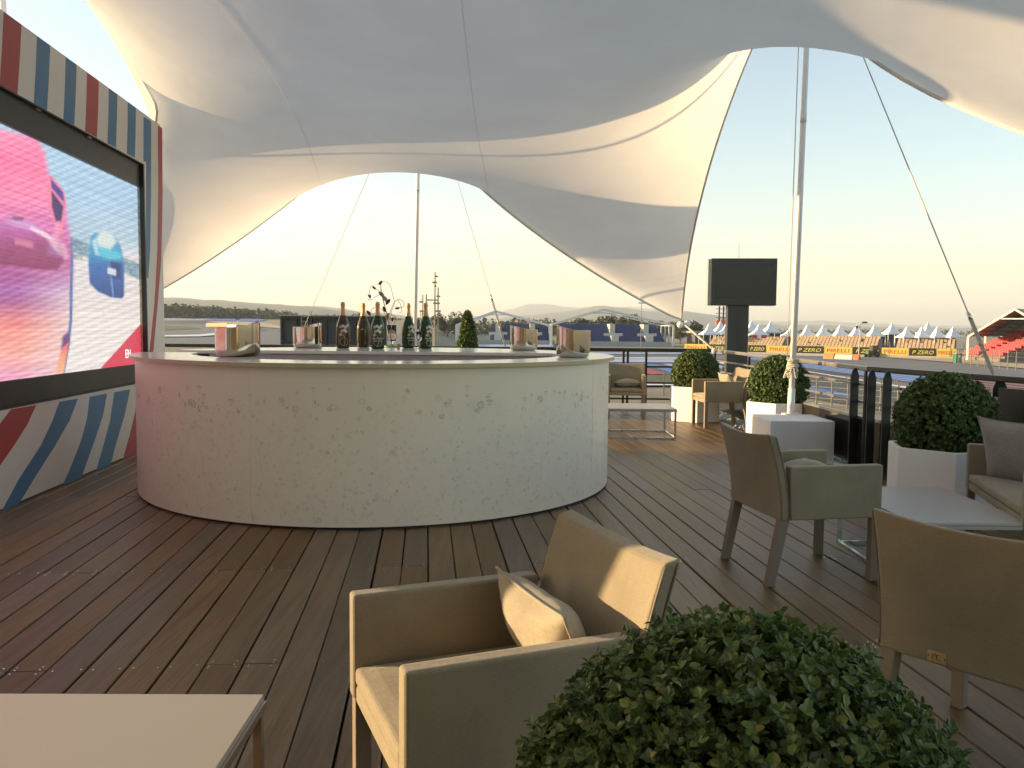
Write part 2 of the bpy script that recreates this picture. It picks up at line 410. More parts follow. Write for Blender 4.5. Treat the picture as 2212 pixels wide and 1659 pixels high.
# left side of the circuit: the plain rises gently to the wood
SLP, SY0 = .018, 70.0
def gsl(x, y, off=0.0):
    r = ray(x, y); t_ = (ZG - SLP*SY0 + off - CAM_H)/(r.z - SLP*r.y); return EYE + r*t_
fl_v = []; fl_f = []; dsl = [70, 100, 140, 190, 260, 340, 430, 520]; colp = [-1400, -700, -200, 200, 400, 600, 800, 940, 1010]
for d in dsl:
    for c_ in colp:
        q = atd(c_, 700, d); fl_v.append((q.x, d, ZG + (SLP*(d-SY0) if c_ < 1000 else -.05)))
nc = len(colp)
for i in range(len(dsl)-1):
    for j in range(nc-1): fl_f.append((i*nc+j, i*nc+j+1, (i+1)*nc+j+1, (i+1)*nc+j))
lf = MB().add(fl_v, fl_f); flat('rising_field', lf, bpy.data.materials['ground_sand'])
def spoly(name, pts, m, off, parent=None):
    ps = [gsl(x, y, off) for x, y in pts]; mb = MB().add(ps, [tuple(range(len(ps)))]); a_, b2, c2 = ps[0], ps[1], ps[2]
    if (b2-a_).cross(c2-a_).z < 0: mb.f[-1] = tuple(reversed(mb.f[-1]))
    return flat(name, mb, m, parent)
spoly('far_asphalt', [(330,699),(420,696),(620,703),(900,722),(900,752),(330,748)], asph, .06)
spoly('grass_patch', [(330,703),(400,704.5),(436,709.5),(330,714)], grass, .14)
spoly('far_track', [(330,694),(430,692.5),(560,699),(700,712),(700,716),(500,703.5),(400,698.5),(330,698)], asph2, .12)
spoly('painted_stripe', [(432,691.5),(470,687),(555,686.5),(574,690.5),(560,694)], pblue, .20, stripes)
spoly('painted_stripe', [(345,687),(420,688.5),(600,686.5),(600,689),(440,691.5),(345,690.5)], ppale, .16, stripes)
spoly('painted_stripe', [(445,693.5),(560,695.5),(612,705),(612,710),(480,698.5)], sandm, .22, stripes)
spoly('painted_stripe', [(345,724),(430,722.5),(480,717),(497,712.5),(505,714),(488,722),(430,726.5),(345,727)], pwhite, .22, stripes)
stripe([(1000,744),(1195,744),(1195,749),(1000,749)], ppale)

# ---- terrace with its deck
PD = Vector((-math.sin(PLANK_ANG), math.cos(PLANK_ANG), 0)); PX = Vector((math.cos(PLANK_ANG), math.sin(PLANK_ANG), 0))
WALL_A, WALL_B = gz(0, 1105), gz(283, 984)
wdir = (WALL_B - WALL_A).normalized(); wnor = Vector((wdir.y, -wdir.x, 0))      # wnor looks towards the bar
RAIL_C = gz(1545, 757.5, 1.02); RAIL_BL = gz(330, 745.5, 1.02)
RAIL_K = gz(1880, 797, 1.02); RAIL_E = gz(2215, 822, 1.02)
rdir = (RAIL_E - RAIL_K).normalized(); RAIL_F = RAIL_E + rdir*4.2
for p in (RAIL_C, RAIL_BL, RAIL_K, RAIL_E, RAIL_F): p.z = 0
DECK_FAR = gz(1400, 884).y
deckpoly = [(-6.4, -2.0), (RAIL_F.x-.25, -2.0), (RAIL_F.x-.25, RAIL_F.y), (RAIL_E.x-.3, RAIL_E.y), (RAIL_K.x-.42, RAIL_K.y), (RAIL_C.x-.55, DECK_FAR), (-6.4, DECK_FAR-.2)]
terrace = MB().prism([(p[0]+(.9 if p[0] > 0 else -.8), p[1]+(1.9 if p[1] > 12 else 0)) for p in deckpoly], ZG, -.07).build('terrace_base', conc); terrace['kind'] = 'structure'
deck = MB().prism(deckpoly, -.065, -.045).build('deck', mat('deck_underlay', (.012,.010,.008), .95)); deck['kind'] = 'structure'
PITCHW = .153; PW = .1478
def clip(sx):
    """range along the boards at sideways offset sx inside the deck outline"""
    ts = []
    n = len(deckpoly)
    for i in range(n):
        a = Vector((*deckpoly[i], 0)); b_ = Vector((*deckpoly[(i+1) % n], 0))
        ax, bx = a.dot(PX)-sx, b_.dot(PX)-sx
        if ax*bx < 0:
            p = a + (b_-a)*(ax/(ax-bx)); ts.append(p.dot(PD))
    return (min(ts), max(ts)) if len(ts) >= 2 else None
c = .004; hw = PW/2
prof = [(-hw,-.028),(hw,-.028),(hw,-c),(hw-c,0),(-hw+c,0),(-hw,-c)]
pm = MB()
pm.add([(x, 0, z) for x, z in prof] + [(x, 1, z) for x, z in prof],
       [tuple(range(6)), tuple(range(11,5,-1))] + [(i, i+6, (i+1) % 6+6, (i+1) % 6) for i in range(6)])
plank_me = pm.mesh('plank', MT['wood'])
rnd = random.Random(11)
PHASE = gz(924.8, 1200).dot(PX)                                # one joint of the photo
screws = MB(); npl = 0
wall_off = WALL_A.dot(PX)
for k in range(-36, 36):
    sx = PHASE + (k + .5)*PITCHW
    r = clip(sx)
    if r is None or sx < wall_off - .45: continue
    t0, t1 = r
    cuts = [t0]
    joints = [3.42, 4.78, 6.9, 8.15, 10.6, 12.9]
    js = [j for i, j in enumerate(joints) if (i + k*3 + (k//2)) % 3 == 0 or rnd.random() < .10]
    for j in js:
        if t0 + .4 < j < t1 - .4 and j - cuts[-1] > 1.0: cuts.append(j + rnd.uniform(-.008, .008))
    cuts.append(t1)
    for a, b_ in zip(cuts[:-1], cuts[1:]):
        o = link('plank', plank_me, deck); npl += 1
        p = PX*sx + PD*(a+.0015); o.location = (p.x, p.y, rnd.uniform(-.0018, .0012))
        o.rotation_euler = (0, 0, PLANK_ANG + rnd.uniform(-.0006, .0006)); o.scale = (rnd.uniform(.972, 1.0), b_-a-.003, 1)
        for e, sg in ((a, 1), (b_, -1)):
            for side in (-.05, .05):
                q = PX*(sx+side+rnd.uniform(-.006,.006)) + PD*(e + sg*(.025+rnd.uniform(0,.012)))
                if q.y < 9: screws.lathe([(.0, .0018), (.0042, .0016), (.0048, .0)], 6, (q.x, q.y, .0008))
    for j in joints:                                            # screws over the joists
        if t0 < j < t1:
            for side in (-.05, .05):
                q = PX*(sx+side+rnd.uniform(-.006,.006)) + PD*(j+rnd.uniform(-.012,.012))
                if q.y < 7: screws.lathe([(.0, .0018), (.0042, .0016), (.0048, .0)], 6, (q.x, q.y, .0008))
so = screws.build('deck_screw', mat('screw_steel', (.75,.72,.68), .25, metal=1.0), deck); so['kind'] = 'stuff'
print('planks', npl)
# pale edge board and gravel strip between the deck and the railing
gs = MB().prism([(-6.4, DECK_FAR-.15), (RAIL_C.x-.5, DECK_FAR+.02), (RAIL_C.x+.35, RAIL_C.y+.4), (-6.4, RAIL_BL.y+.5)], -.06, -.03).build('gravel_strip', mat('gravel', (.22,.195,.155), .95, var=.35, scale=25, bump=1.0, bscale=45)); gs['kind'] = 'structure'
gs2 = MB().prism([(RAIL_C.x-.5, DECK_FAR), (RAIL_K.x-.40, RAIL_K.y), (RAIL_K.x+.3, RAIL_K.y), (RAIL_C.x+.35, RAIL_C.y+.4)], -.06, -.034).build('gravel_strip', gs.data.materials[0]); gs2['kind'] = 'structure'
gs3 = MB().prism([(RAIL_K.x-.40, RAIL_K.y), (RAIL_E.x-.28, RAIL_E.y), (RAIL_F.x-.25, RAIL_F.y), (RAIL_F.x+.3, RAIL_F.y), (RAIL_E.x+.3, RAIL_E.y), (RAIL_K.x+.3, RAIL_K.y)], -.06, -.036).build('gravel_strip', gs.data.materials[0]); gs3['kind'] = 'structure'
stn = MB(); rs = random.Random(5)
def stone(x, y, s):
    k = rs.random()*6
    vs = [(x+math.cos(k+i*1.05)*s*rs.uniform(.7,1.1), y+math.sin(k+i*1.05)*s*rs.uniform(.7,1.1), -.03) for i in range(6)] + [(x+rs.uniform(-.3,.3)*s, y+rs.uniform(-.3,.3)*s, -.03+s*rs.uniform(.5,1.0))]
    stn.add(vs, [(i, (i+1) % 6, 6) for i in range(6)])
for i in range(900): stone(rs.uniform(-.5, RAIL_C.x), rs.uniform(DECK_FAR+.06, RAIL_C.y+.3), rs.uniform(.012,.05))
for i in range(700):
    u = rs.random(); stone(RAIL_C.x+(RAIL_K.x-RAIL_C.x)*u+rs.uniform(-.34,.28), RAIL_C.y+(RAIL_K.y-RAIL_C.y)*u, rs.uniform(.012,.045))
for i in range(300):
    u = rs.random(); stone(RAIL_K.x+(RAIL_E.x-RAIL_K.x)*u+rs.uniform(-.3,.25), RAIL_K.y+(RAIL_E.y-RAIL_K.y)*u, rs.uniform(.012,.045))
so = stn.build('gravel_stones', mat('stones', (.36,.33,.28), .9, var=.3, scale=30)); tag(so, 'loose grey gravel stones along the deck edge', 'gravel', kind='stuff')
eb = MB().bar((-6.3, DECK_FAR-.17, -.01), (RAIL_C.x-.55, DECK_FAR+.03, -.01), .05, .03).build('deck_edge', mat('edge_pale', (.62,.57,.50), .6)); eb['kind'] = 'structure'
eb.location.z = .0

# ================================================================== WALL WITH THE VIDEO SCREEN
def onw(x, y, off=0.0): return onp(x, y, WALL_A + wnor*off, wnor)
WT_END = onw(351, 500); WALL_TOP = onw(293, 232).z
wl0 = WALL_A - wdir*3.15; wl0.z = 0
wend = Vector((WT_END.x, WT_END.y, 0)); TH = .45
def wp(p, off=0.0, z=None):                                     # helper: shift a wall point off the face
    q = p + wnor*off
    if z is not None: q.z = z
    return q
wall = thing('screen_wall', 'white wall with red and blue stripes carrying a large video screen', 'wall', (WALL_A.x, WALL_A.y, 0))
def wloc(mb): mb.v = [tuple(Vector(v) - Vector((WALL_A.x, WALL_A.y, 0))) for v in mb.v]; return mb
def wt(p): return (p - WALL_A).dot(wdir)
def wxy(t, off, z): q = WALL_A + wdir*t + wnor*off; return Vector((q.x, q.y, z))
T0, T1 = wt(wl0), wt(wend)
# opening (front plane) and screen (set back)
OP_R = wt(onw(315, 560)); OP_T = (onw(300, 347).z + onw(0, 186).z)/2; OP_B = (onw(283, 832).z + onw(0, 886).z)/2
OP_L = -1.75; REC = .06
def wbox(mb, t0, t1, o0, o1, z0, z1, m=0):
    vs = [wxy(t0,o0,z0),wxy(t1,o0,z0),wxy(t1,o1,z0),wxy(t0,o1,z0),wxy(t0,o0,z1),wxy(t1,o0,z1),wxy(t1,o1,z1),wxy(t0,o1,z1)]
    mb.add(vs, [(0,3,2,1),(4,5,6,7),(0,1,5,4),(1,2,6,5),(2,3,7,6),(3,0,4,7)], m)
p = MB()
wbox(p, T0, T1, -TH, 0, .012, OP_B); wbox(p, T0, T1, -TH, 0, OP_T, WALL_TOP)
wbox(p, T0, OP_L, -TH, 0, OP_B, OP_T); wbox(p, OP_R, T1, -TH, 0, OP_B, OP_T)
wloc(p).build('wall_panel', MT['wallwhite'], wall)
p = MB(); fr = .02
wbox(p, OP_L, OP_R, -TH+.02, -REC-.03, OP_B, OP_T)               # black back board
wbox(p, OP_L, OP_R, -REC-.03, .004, OP_T-.012, OP_T)            # soffit
wbox(p, OP_L, OP_R, -REC-.03, .004, OP_B, OP_B+.012)
wbox(p, OP_R-.03, OP_R, -REC-.03, .006, OP_B, OP_T)
wloc(p).build('screen_surround', MT['dark'], wall)
for k in range(4):                                              # clamps in the soffit
    p = MB(); wbox(p, -1.2+1.0*k, -1.13+1.0*k, -.05, -.01, OP_T-.028, OP_T-.0125); wloc(p).build('clamp', MT['railalu'], wall)
def ons(x, y, off=0.0): return onp(x, y, WALL_A + wnor*(-REC+off), wnor)
S_R = wt(ons(300, 560)); S_T = (ons(298, 401).z + ons(0, 272).z)/2; S_B = (ons(283, 786).z + ons(0, 826).z)/2
p = MB(); wbox(p, OP_L, S_R, -REC-.028, -REC+.03, S_T, OP_T-.013); wbox(p, OP_L, S_R, -REC-.028, -REC+.03, OP_B+.013, S_B); wloc(p).build('screen_bezel', MT['dark'], wall)
p = MB(); wbox(p, S_R+.004, S_R+.04, -REC-.028, -REC+.02, S_B, OP_T-.02); wloc(p).build('edge_trim', mat('trim_foil', (.42,.36,.26), .35, metal=.5, var=.35, scale=25), wall)
LED = .40
def led_material():
    """light-emitting picture with the fine pixel rows of an LED wall"""
    m, nt, b = nodes('led_picture'); L = nt.links
    at = N(nt, 'ShaderNodeAttribute', attribute_name='picture'); po = N(nt, 'ShaderNodeAttribute', attribute_name='place')
    sp = N(nt, 'ShaderNodeSeparateXYZ'); L.new(po.outputs['Vector'], sp.inputs[0])
    w0 = N(nt, 'ShaderNodeMath', operation='MULTIPLY'); w0.inputs[1].default_value = 2*math.pi*62; L.new(sp.outputs[1], w0.inputs[0])
    wv = N(nt, 'ShaderNodeMath', operation='SINE'); L.new(w0.outputs[0], wv.inputs[0])
    st = N(nt, 'ShaderNodeMath', operation='MULTIPLY_ADD'); st.inputs[1].default_value = .07*LED; st.inputs[2].default_value = LED; L.new(wv.outputs[0], st.inputs[0])
    b.inputs['Base Color'].default_value = (.03,.03,.03,1); b.inputs['Roughness'].default_value = .6
    L.new(at.outputs['Color'], b.inputs['Emission Color']); L.new(st.outputs[0], b.inputs['Emission Strength']); return m
screen = bpy.data.objects.new('video_screen', None); COL.objects.link(screen); screen.parent = wall
NX, NZ = 190, 160
TT = np.linspace(OP_L, S_R, NX+1); ZZ = np.linspace(S_B, S_T, NZ+1)
gt, gzz = np.meshgrid(TT, ZZ)
off_ = -REC
XW = WALL_A.x + wdir.x*gt + wnor.x*off_; YW = WALL_A.y + wdir.y*gt + wnor.y*off_
# where each picture cell lies in the photo, to copy what the screen shows
dep = YW*math.cos(PITCH) - (gzz-CAM_H)*math.sin(PITCH); ua = XW/dep; vb = (YW*math.sin(PITCH) + (gzz-CAM_H)*math.cos(PITCH))/dep
IX = CX + FPX*(ua*math.cos(ROLL) + vb*math.sin(ROLL)); IY = CY - FPX*(-ua*math.sin(ROLL) + vb*math.cos(ROLL))
rgn = np.random.default_rng(4)
def smooth_noise(nx, ny):
    g_ = rgn.random((ny+1, nx+1)); yy = np.linspace(0, ny-1e-6, NZ+1); xx = np.linspace(0, nx-1e-6, NX+1)
    y0_ = yy.astype(int); x0_ = xx.astype(int); fy = (yy-y0_)[:, None]; fx = (xx-x0_)[None, :]
    fy = fy*fy*(3-2*fy); fx = fx*fx*(3-2*fx)
    return (g_[y0_][:, x0_]*(1-fx) + g_[y0_][:, x0_+1]*fx)*(1-fy) + (g_[y0_+1][:, x0_]*(1-fx) + g_[y0_+1][:, x0_+1]*fx)*fy
PIC = np.zeros((NZ+1, NX+1, 3))
def lerp3(stops, v):
    out = np.zeros(v.shape + (3,)); xs_ = [s0 for s0, _ in stops]
    for c_ in range(3): out[..., c_] = np.interp(v, xs_, [s1[c_]/255 for _, s1 in stops])
    return out
def soft_poly(pts, soft):
    d = np.full(IX.shape, 1e9); ins = np.zeros(IX.shape, bool); n = len(pts)
    for i in range(n):
        (x0, y0), (x1, y1) = pts[i], pts[(i+1) % n]
        ex, ey = x1-x0, y1-y0; t_ = np.clip(((IX-x0)*ex+(IY-y0)*ey)/(ex*ex+ey*ey+1e-9), 0, 1)
        d = np.minimum(d, np.hypot(IX-x0-t_*ex, IY-y0-t_*ey))
        cnd = (y0 > IY) != (y1 > IY); xi = x0 + (IY-y0)*ex/(ey if abs(ey) > 1e-9 else 1e-9); ins ^= cnd & (IX < xi)
    sd = np.where(ins, d, -d); return np.clip(.5 + sd/(2*soft), 0, 1)
def paint(pts, col, soft=1.5, alpha=1.0):
    global PIC
    a_ = (soft_poly(pts, soft)*alpha)[..., None]
    c_ = col if isinstance(col, np.ndarray) else np.array(col)/255.0
    PIC = PIC*(1-a_) + c_*a_
n1 = smooth_noise(26, 60); n2 = smooth_noise(4, 90); n3 = smooth_noise(110, 130)
hv = (IY-270)/550
PIC = lerp3([(250,(165,205,240)),(420,(150,190,228)),(520,(160,190,215)),(560,(205,205,215)),(620,(214,208,214)),(700,(222,216,218)),(820,(226,220,226))], IY)
band = (.5+.5*np.sin((IY + .42*IX)*.42))                                       # slanting scan bands
PIC = np.clip(PIC + (band[..., None]-.5)*.10 + (n2[..., None]-.5)*.09, 0, 1)
paint([(150,510),(190,526),(306,572),(306,606),(190,556),(150,540)], lerp3([(0,(70,110,135)),(1,(130,165,185))], n3), 2.5, .9)
paint([(158,545),(176,550),(180,562),(158,560)], lerp3([(0,(60,90,120)),(1,(225,215,190))], n3), 2, .8)
# blue car
paint([(193,532),(196,510),(205,503),(237,500),(254,516),(263,540),(268,575),(268,640),(262,645),(238,642),(210,630),(194,612),(191,570)], lerp3([(500,(70,150,200)),(545,(40,140,195)),(575,(35,90,170)),(640,(30,55,125))], IY), 2.0)
paint([(207,518),(214,503),(226,497),(243,504),(253,522),(238,540),(213,533)], (222,226,224), 4, .85)
paint([(212,532),(238,540),(262,548),(262,560),(236,562),(214,552)], (70,200,220), 5, .75)
paint([(198,520),(206,516),(215,552),(206,550)], (235,240,240), 2.5, .6)
paint([(234,556),(238,556),(246,640),(243,641)], (110,165,215), 1.2, .8); paint([(236,563),(262,570),(262,604),(240,600)], (22,40,100), 4, .8)
paint([(232,577),(251,582),(251,596),(232,591)], (190,205,225), 1.2); paint([(196,614),(212,630),(240,643),(262,646),(262,649),(236,646),(206,634)], (205,215,230), 2, .7)
# pink half: a close car side, with a second car seen over it
pk = lerp3([(270,(250,140,185)),(340,(248,110,165)),(430,(238,120,172)),(480,(214,110,180)),(560,(176,72,140)),(630,(150,78,158)),(700,(232,128,128)),(760,(240,160,150)),(830,(214,140,190))], IY + 8*(n2-.5))
fade = np.clip((IX-40)/110, 0, 1)[..., None]*np.clip((IY-560)/80, 0, 1)[..., None]
pk = pk*(1-fade*.75) + np.array([.86,.83,.86])*fade*.75
pk = np.clip(pk + (band[..., None]-.5)*.10 + (n2[..., None]-.5)*.12, 0, 1)
paint([(-300,200),(80,300),(97,330),(108,400),(140,440),(150,500),(157,560),(157,640),(152,700),(136,815),(-300,900)], pk, 6)
paint([(-300,480),(4,478),(8,470),(22,466),(42,468),(78,482),(118,512),(137,540),(138,562),(124,584),(80,582),(30,575),(-300,540)], lerp3([(466,(196,120,190)),(500,(176,80,160)),(530,(146,56,110)),(585,(122,40,86))], IY), 2.5)
paint([(14,478),(40,472),(74,484),(98,500),(70,498),(30,488)], (206,150,215), 5, .8); paint([(24,471),(30,467),(52,470),(50,476),(34,476)], (120,60,110), 2)
paint([(66,489),(92,499),(120,515),(112,521),(90,509),(64,495)], (246,214,236), 2, .9); paint([(32,514),(72,523),(72,537),(32,528)], (196,104,146), 1.5); paint([(104,528),(132,536),(130,556),(102,550)], (150,90,160), 5, .7)
paint([(103,378),(112,380),(124,394),(140,416),(143,440),(139,470),(132,514),(126,500),(111,470),(102,430)], (236,118,158), 1.5)
paint([(109,385),(136,416),(139,438),(112,406)], lerp3([(385,(60,40,130)),(440,(50,50,150))], IY), 1.3); paint([(111,412),(137,446),(132,480),(121,479),(112,446)], (56,36,92), 1.5)
paint([(124,478),(130,476),(127,520),(118,540),(108,520)], (228,150,190), 3, .7); paint([(96,510),(140,526),(150,556),(140,560),(118,540)], (226,190,215), 4, .6)
paint([(154,508),(158,560),(157,620),(156,690),(151,742),(140,806),(132,806),(146,730),(150,690),(151,610)], lerp3([(510,(70,100,165)),(640,(48,92,165)),(800,(60,100,150))], IY), 1.3)
paint([(136,726),(149,716),(150,742),(140,764),(132,756)], (90,50,110), 3); paint([(134,752),(149,738),(138,806),(118,810)], lerp3([(740,(232,90,110)),(780,(240,150,110)),(810,(235,170,140))], IY), 2)
paint([(306,698),(306,792),(216,797)], (205,38,66), .9)
gn = ((n3-.5)*.07)[..., None]; PIC = np.clip((PIC + gn)*.80 + .15, 0, 1)
LINP = np.where(PIC <= .04045, PIC/12.92, ((PIC+.055)/1.055)**2.4)
vs = np.stack([XW - WALL_A.x, YW - WALL_A.y, gzz], -1).reshape(-1, 3)
idx = np.arange((NZ+1)*(NX+1)).reshape(NZ+1, NX+1)
fq = np.stack([idx[:-1,:-1], idx[:-1,1:], idx[1:,1:], idx[1:,:-1]], -1).reshape(-1, 4)
pic = MB(); pic.v = [tuple(v) for v in vs]; pic.f = [tuple(q) for q in fq]; pic.m = [0]*len(pic.f)
lm_ = led_material(); lm_.cycles.emission_sampling = 'FRONT'; po_ = pic.build('picture', lm_, screen)
ca = po_.data.attributes.new('picture', 'FLOAT_COLOR', 'POINT')
ca.data.foreach_set('color', np.concatenate([LINP.reshape(-1, 3), np.ones((len(vs), 1))], 1).ravel())
pa = po_.data.attributes.new('place', 'FLOAT_VECTOR', 'POINT')
pa.data.foreach_set('vector', np.stack([gt, (gzz-S_B)/(S_T-S_B), gt*0], -1).ravel())
bk_ = MB(); wbox(bk_, OP_L, S_R, -REC-.028, -REC-.004, S_B, S_T); wloc(bk_).build('panel_body', MT['dark'], screen)
for i, (txt, x, y) in enumerate([('EN', 277, 765)]):
    tm = text_mesh(txt, .13, 0, .0008); ob = bpy.data.objects.new('lettering', tm); COL.objects.link(ob); ob.parent = screen
    tm.materials.append(emis('led_letter', (1,.85,.9), .6))
    q = ons(x, y, .003) - Vector((WALL_A.x, WALL_A.y, 0)); ob.location = q
    ob.rotation_euler = (0, 0, math.atan2(wdir.y, wdir.x))
# printed stripes (2 mm foil on the panel)
def wstripe(pts, m, name='stripe'):
    ps = [onw(x, y, .0) for x, y in pts]
    for q in ps:
        q.z = min(q.z, WALL_TOP-.002)
    mb = MB().slab(ps, wnor, .002); wloc(mb).build(name, m, wall)
B_, R_ = MT['wallblue'], MT['wallred']
def top_y(x): return 25 + (232-25)*x/293.0
def op_y(x): return 186 + (347-186)*x/300.0 - 1.5
for x0, x1, m, lean in [(-28,-14,B_,-3),(8,46,R_,-9),(80,108,B_,-7),(142,165,B_,-5),(188,213,R_,-4),(235,253,B_,-3),(276,293,B_,-2)]:
    xs0, xs1 = x0+lean, x1+lean
    wstripe([(x0,top_y(x0)-6),(x1,top_y(x1)-6),((x1+xs1)/2+.6,(top_y(x1)+op_y(xs1))/2),(xs1,op_y(xs1)),(xs0,op_y(xs0)),((x0+xs0)/2+.6,(top_y(x0)+op_y(xs0))/2)], m)
wstripe([(310,252),(326,262),(326,420),(324,540),(320,600),(317,600),(315.5,540),(315.5,349),(310,349)], B_)
wstripe([(341,272),(350,276),(351,420),(348,560),(340,660),(331,760),(324,800),(318,800),(326,730),(334,650),(340,540),(342,400)], R_)
def wst(pts, m): wstripe(pts, m)
wst([(24,884),(78,875),(58,918),(30,962),(0,1005),(-40,1050),(-40,960),(0,915)], R_)
wst([(128,868),(168,861),(150,908),(118,964),(72,1036),(36,1096),(4,1103),(40,1036),(88,962),(112,912)], B_)
wst([(194,857),(231,850),(222,898),(204,952),(178,1024),(172,1037),(133,1052),(150,1016),(176,950),(188,904)], B_)
wst([(247,847),(281,841),(268,900),(250,960),(238,1006),(207,1019),(222,968),(238,908)], B_)
wst([(300,838),(330,833),(330,972),(264,997),(280,940),(292,890)], R_)

# ================================================================== TENSIONED CANOPY, MASTS, ROPES
MAST2_B = Vector((gz(893, 862).x, DECK_FAR+.75, -.03)); MAST2_B.x = atd(893, 745, MAST2_B.y).x
M2 = atd(908, 112, MAST2_B.y - .1)
MAST3_B = gz(1708, 895, .45); M3 = atd(1753, -150, MAST3_B.y + .05)
A_ = atd(1472, 694, 15.0)
W_ = Vector((-4.33, 10.25, 4.0)); V_ = Vector((-6.754, 15.057, 1.8)); B2 = Vector((4.898, 4.993, 2.077))
M1 = Vector((-7.0, 11.6, 7.648)); MAST1_B = atd(24, 60, 11.7); MAST1_B.z = 0
PK2, PK3 = Vector((-1.9, 15.5, 5.6)), Vector((3.503, 9.3, 6.232))
ctrl = [  # corner, pull of the edge that follows it (sideways, along, up)
    (M1, (.505, -.231, -.626)), (W_, (-.11, .25, .169)), (V_, (.188, -1.067, -.501)), (PK2, (-.774, -2.099, -.274)), (A_, (-.517, -.808, .137)),
    (PK3, (-1.287, .276, -.242)), (B2, (-2.0, 1.5, -.327)), (Vector((4.6, -1.6, 4.596)), (0, .3, .1)), (Vector((0, -2.4, 5.344)), (0, .3, .1)),
    (Vector((-5.6, -1.2, 4.786)), (.6, .1, .3)), (Vector((-6.2, 5.2, 3.858)), (.8, .1, .2))]
def edge_pts(n=900):
    P = []; L = []
    k = len(ctrl)
    for i in range(k):
        a = ctrl[i][0]; b_ = ctrl[(i+1) % k][0]; L.append((b_-a).length)
    tot = sum(L); th = []
    for i in range(k):
        a = ctrl[i][0]; b_ = ctrl[(i+1) % k][0]; pv = Vector(ctrl[i][1]); m = max(8, int(n*L[i]/tot))
        for j in range(m):
            t = j/m; P.append(a.lerp(b_, t) + pv*(4*t*(1-t))); th.append((sum(L[:i]) + L[i]*t)/tot)
    return np.array([tuple(p) for p in P]), np.array(th)*2*math.pi
EP, ETH = edge_pts()
NTH = 512
tg = np.arange(NTH)*2*math.pi/NTH
BG = np.stack([np.interp(tg, np.append(ETH, 2*math.pi), np.append(EP[:,i], EP[0,i])) for i in range(3)], 1)
CF = np.fft.rfft(BG, axis=0)/NTH
kk = np.arange(CF.shape[0])
def canopy_point(r, th):
    """harmonic sheet spanned by the edge curve"""
    w = (r**kk)[:, None]*CF*np.exp(1j*kk*th)[:, None]
    return 2*w[1:-1].real.sum(0) + w[0].real + w[-1].real
NR, NT = 44, 256
rr_ = np.sin(np.linspace(0, 1, NR+1)[1:]*math.pi/2)**1.0
E = np.exp(1j*np.outer(kk, np.arange(NT)*2*math.pi/NT))
CZ = -.337
mbv = [tuple(canopy_point(0.0, 0.0) + np.array([0, 0, CZ]))]
for r in rr_:
    w = (r**kk)[:, None]*CF
    p = 2*np.real(np.einsum('kc,kt->tc', w[1:-1], E[1:-1])) + w[0].real + np.real(np.einsum('c,t->tc', w[-1], E[-1]))
    p[:, 2] += CZ*(1-r*r)
    if r == rr_[-1]: p = BG[::NTH//NT]
    mbv += [tuple(q) for q in p]
fs = [(0, 1+j, 1+(j+1) % NT) for j in range(NT)]
for i in range(NR-1):
    a = 1+i*NT; b_ = a+NT
    fs += [(a+j, b_+j, b_+(j+1) % NT, a+(j+1) % NT) for j in range(NT)]
can = thing('tension_canopy', 'white stretched fabric canopy sweeping over the terrace', 'canopy', (0, 0, 0))
cm = MB().add(mbv, fs); cmo = cm.build('membrane', MT['canopy'], can, smooth=True)
MB().tube([tuple(p) for p in BG[::2]], .018, 6, closed=True).build('edge_rope', MT['hem'], can, smooth=True)
# panel seams
def seam(pts):
    s = MB(); s.tube(pts, .0022, 5); s.build('seam', MT['seam'], can, smooth=True)
def disc(u, v):
    r = math.hypot(u, v); th = math.atan2(v, u) % (2*math.pi); p = canopy_point(r, th); p[2] += CZ*(1-r*r); return Vector(p) - Vector((0,0,.004))
for u in (-.2, .18):
    h = math.sqrt(1-u*u)*.985
    seam([disc(u, -h + 2*h*i/70) for i in range(71)])

def mast(base, tip, label, r=.032):
    o = thing('tent_mast', label, 'mast', tuple(base), 0, 'canopy masts')
    b = Vector(base); d = Vector(tip)-b
    MB().tube([(0,0,0), d*.5, d], [r, r, r*.9], 14).build('pole', MT['mastw'], o, smooth=True)
    MB().tube([d*.045*0, d*.055], r*1.22, 14).build('sleeve', MT['mastw'], o, smooth=True)
    j = d*.62
    MB().tube([j - d.normalized()*.05, j + d.normalized()*.05], r*1.06, 14).build('collar', MT['mastw'], o, smooth=True)
    MB().lathe([(0,0),(.10,0),(.10,.012),(0,.012)], 16).build('foot_plate', MT['mastw'], o)
    return o
m3 = mast(MAST3_B, M3, 'white canopy mast with rope coiled round it, rising from the white box')
m2 = mast(MAST2_B, M2, 'slim white canopy mast standing behind the bar', .034)
m1 = mast(MAST1_B, M1, 'white canopy mast just showing above the striped wall', .04)
def rope(p, q, label, r=.006, sag=.0, group='guy ropes'):
    p = Vector(p); q = Vector(q)
    pts = [p.lerp(q, i/10) - Vector((0,0,sag*4*(i/10)*(1-i/10))) for i in range(11)]
    o = MB().tube(pts, r, 6).build('guy_rope', MT['rope'], smooth=True); tag(o, label, 'rope', group); return o
TB1 = gz(640, 747, 1.02); TB2 = gz(1093, 752, 1.02); TB3 = gz(2147, 812, 1.0)
r1 = rope(M2, TB1, 'guy rope from the middle mast down to the left, into the bucket line', .005)
r1['label'] = 'guy rope running from the mast behind the bar down to the left'
r2 = rope(M2, TB2, 'guy rope running from the mast behind the bar down to the right', .005)
r3 = rope(M3, TB3, 'guy rope running from the right mast down to the dark pointed post', .006)
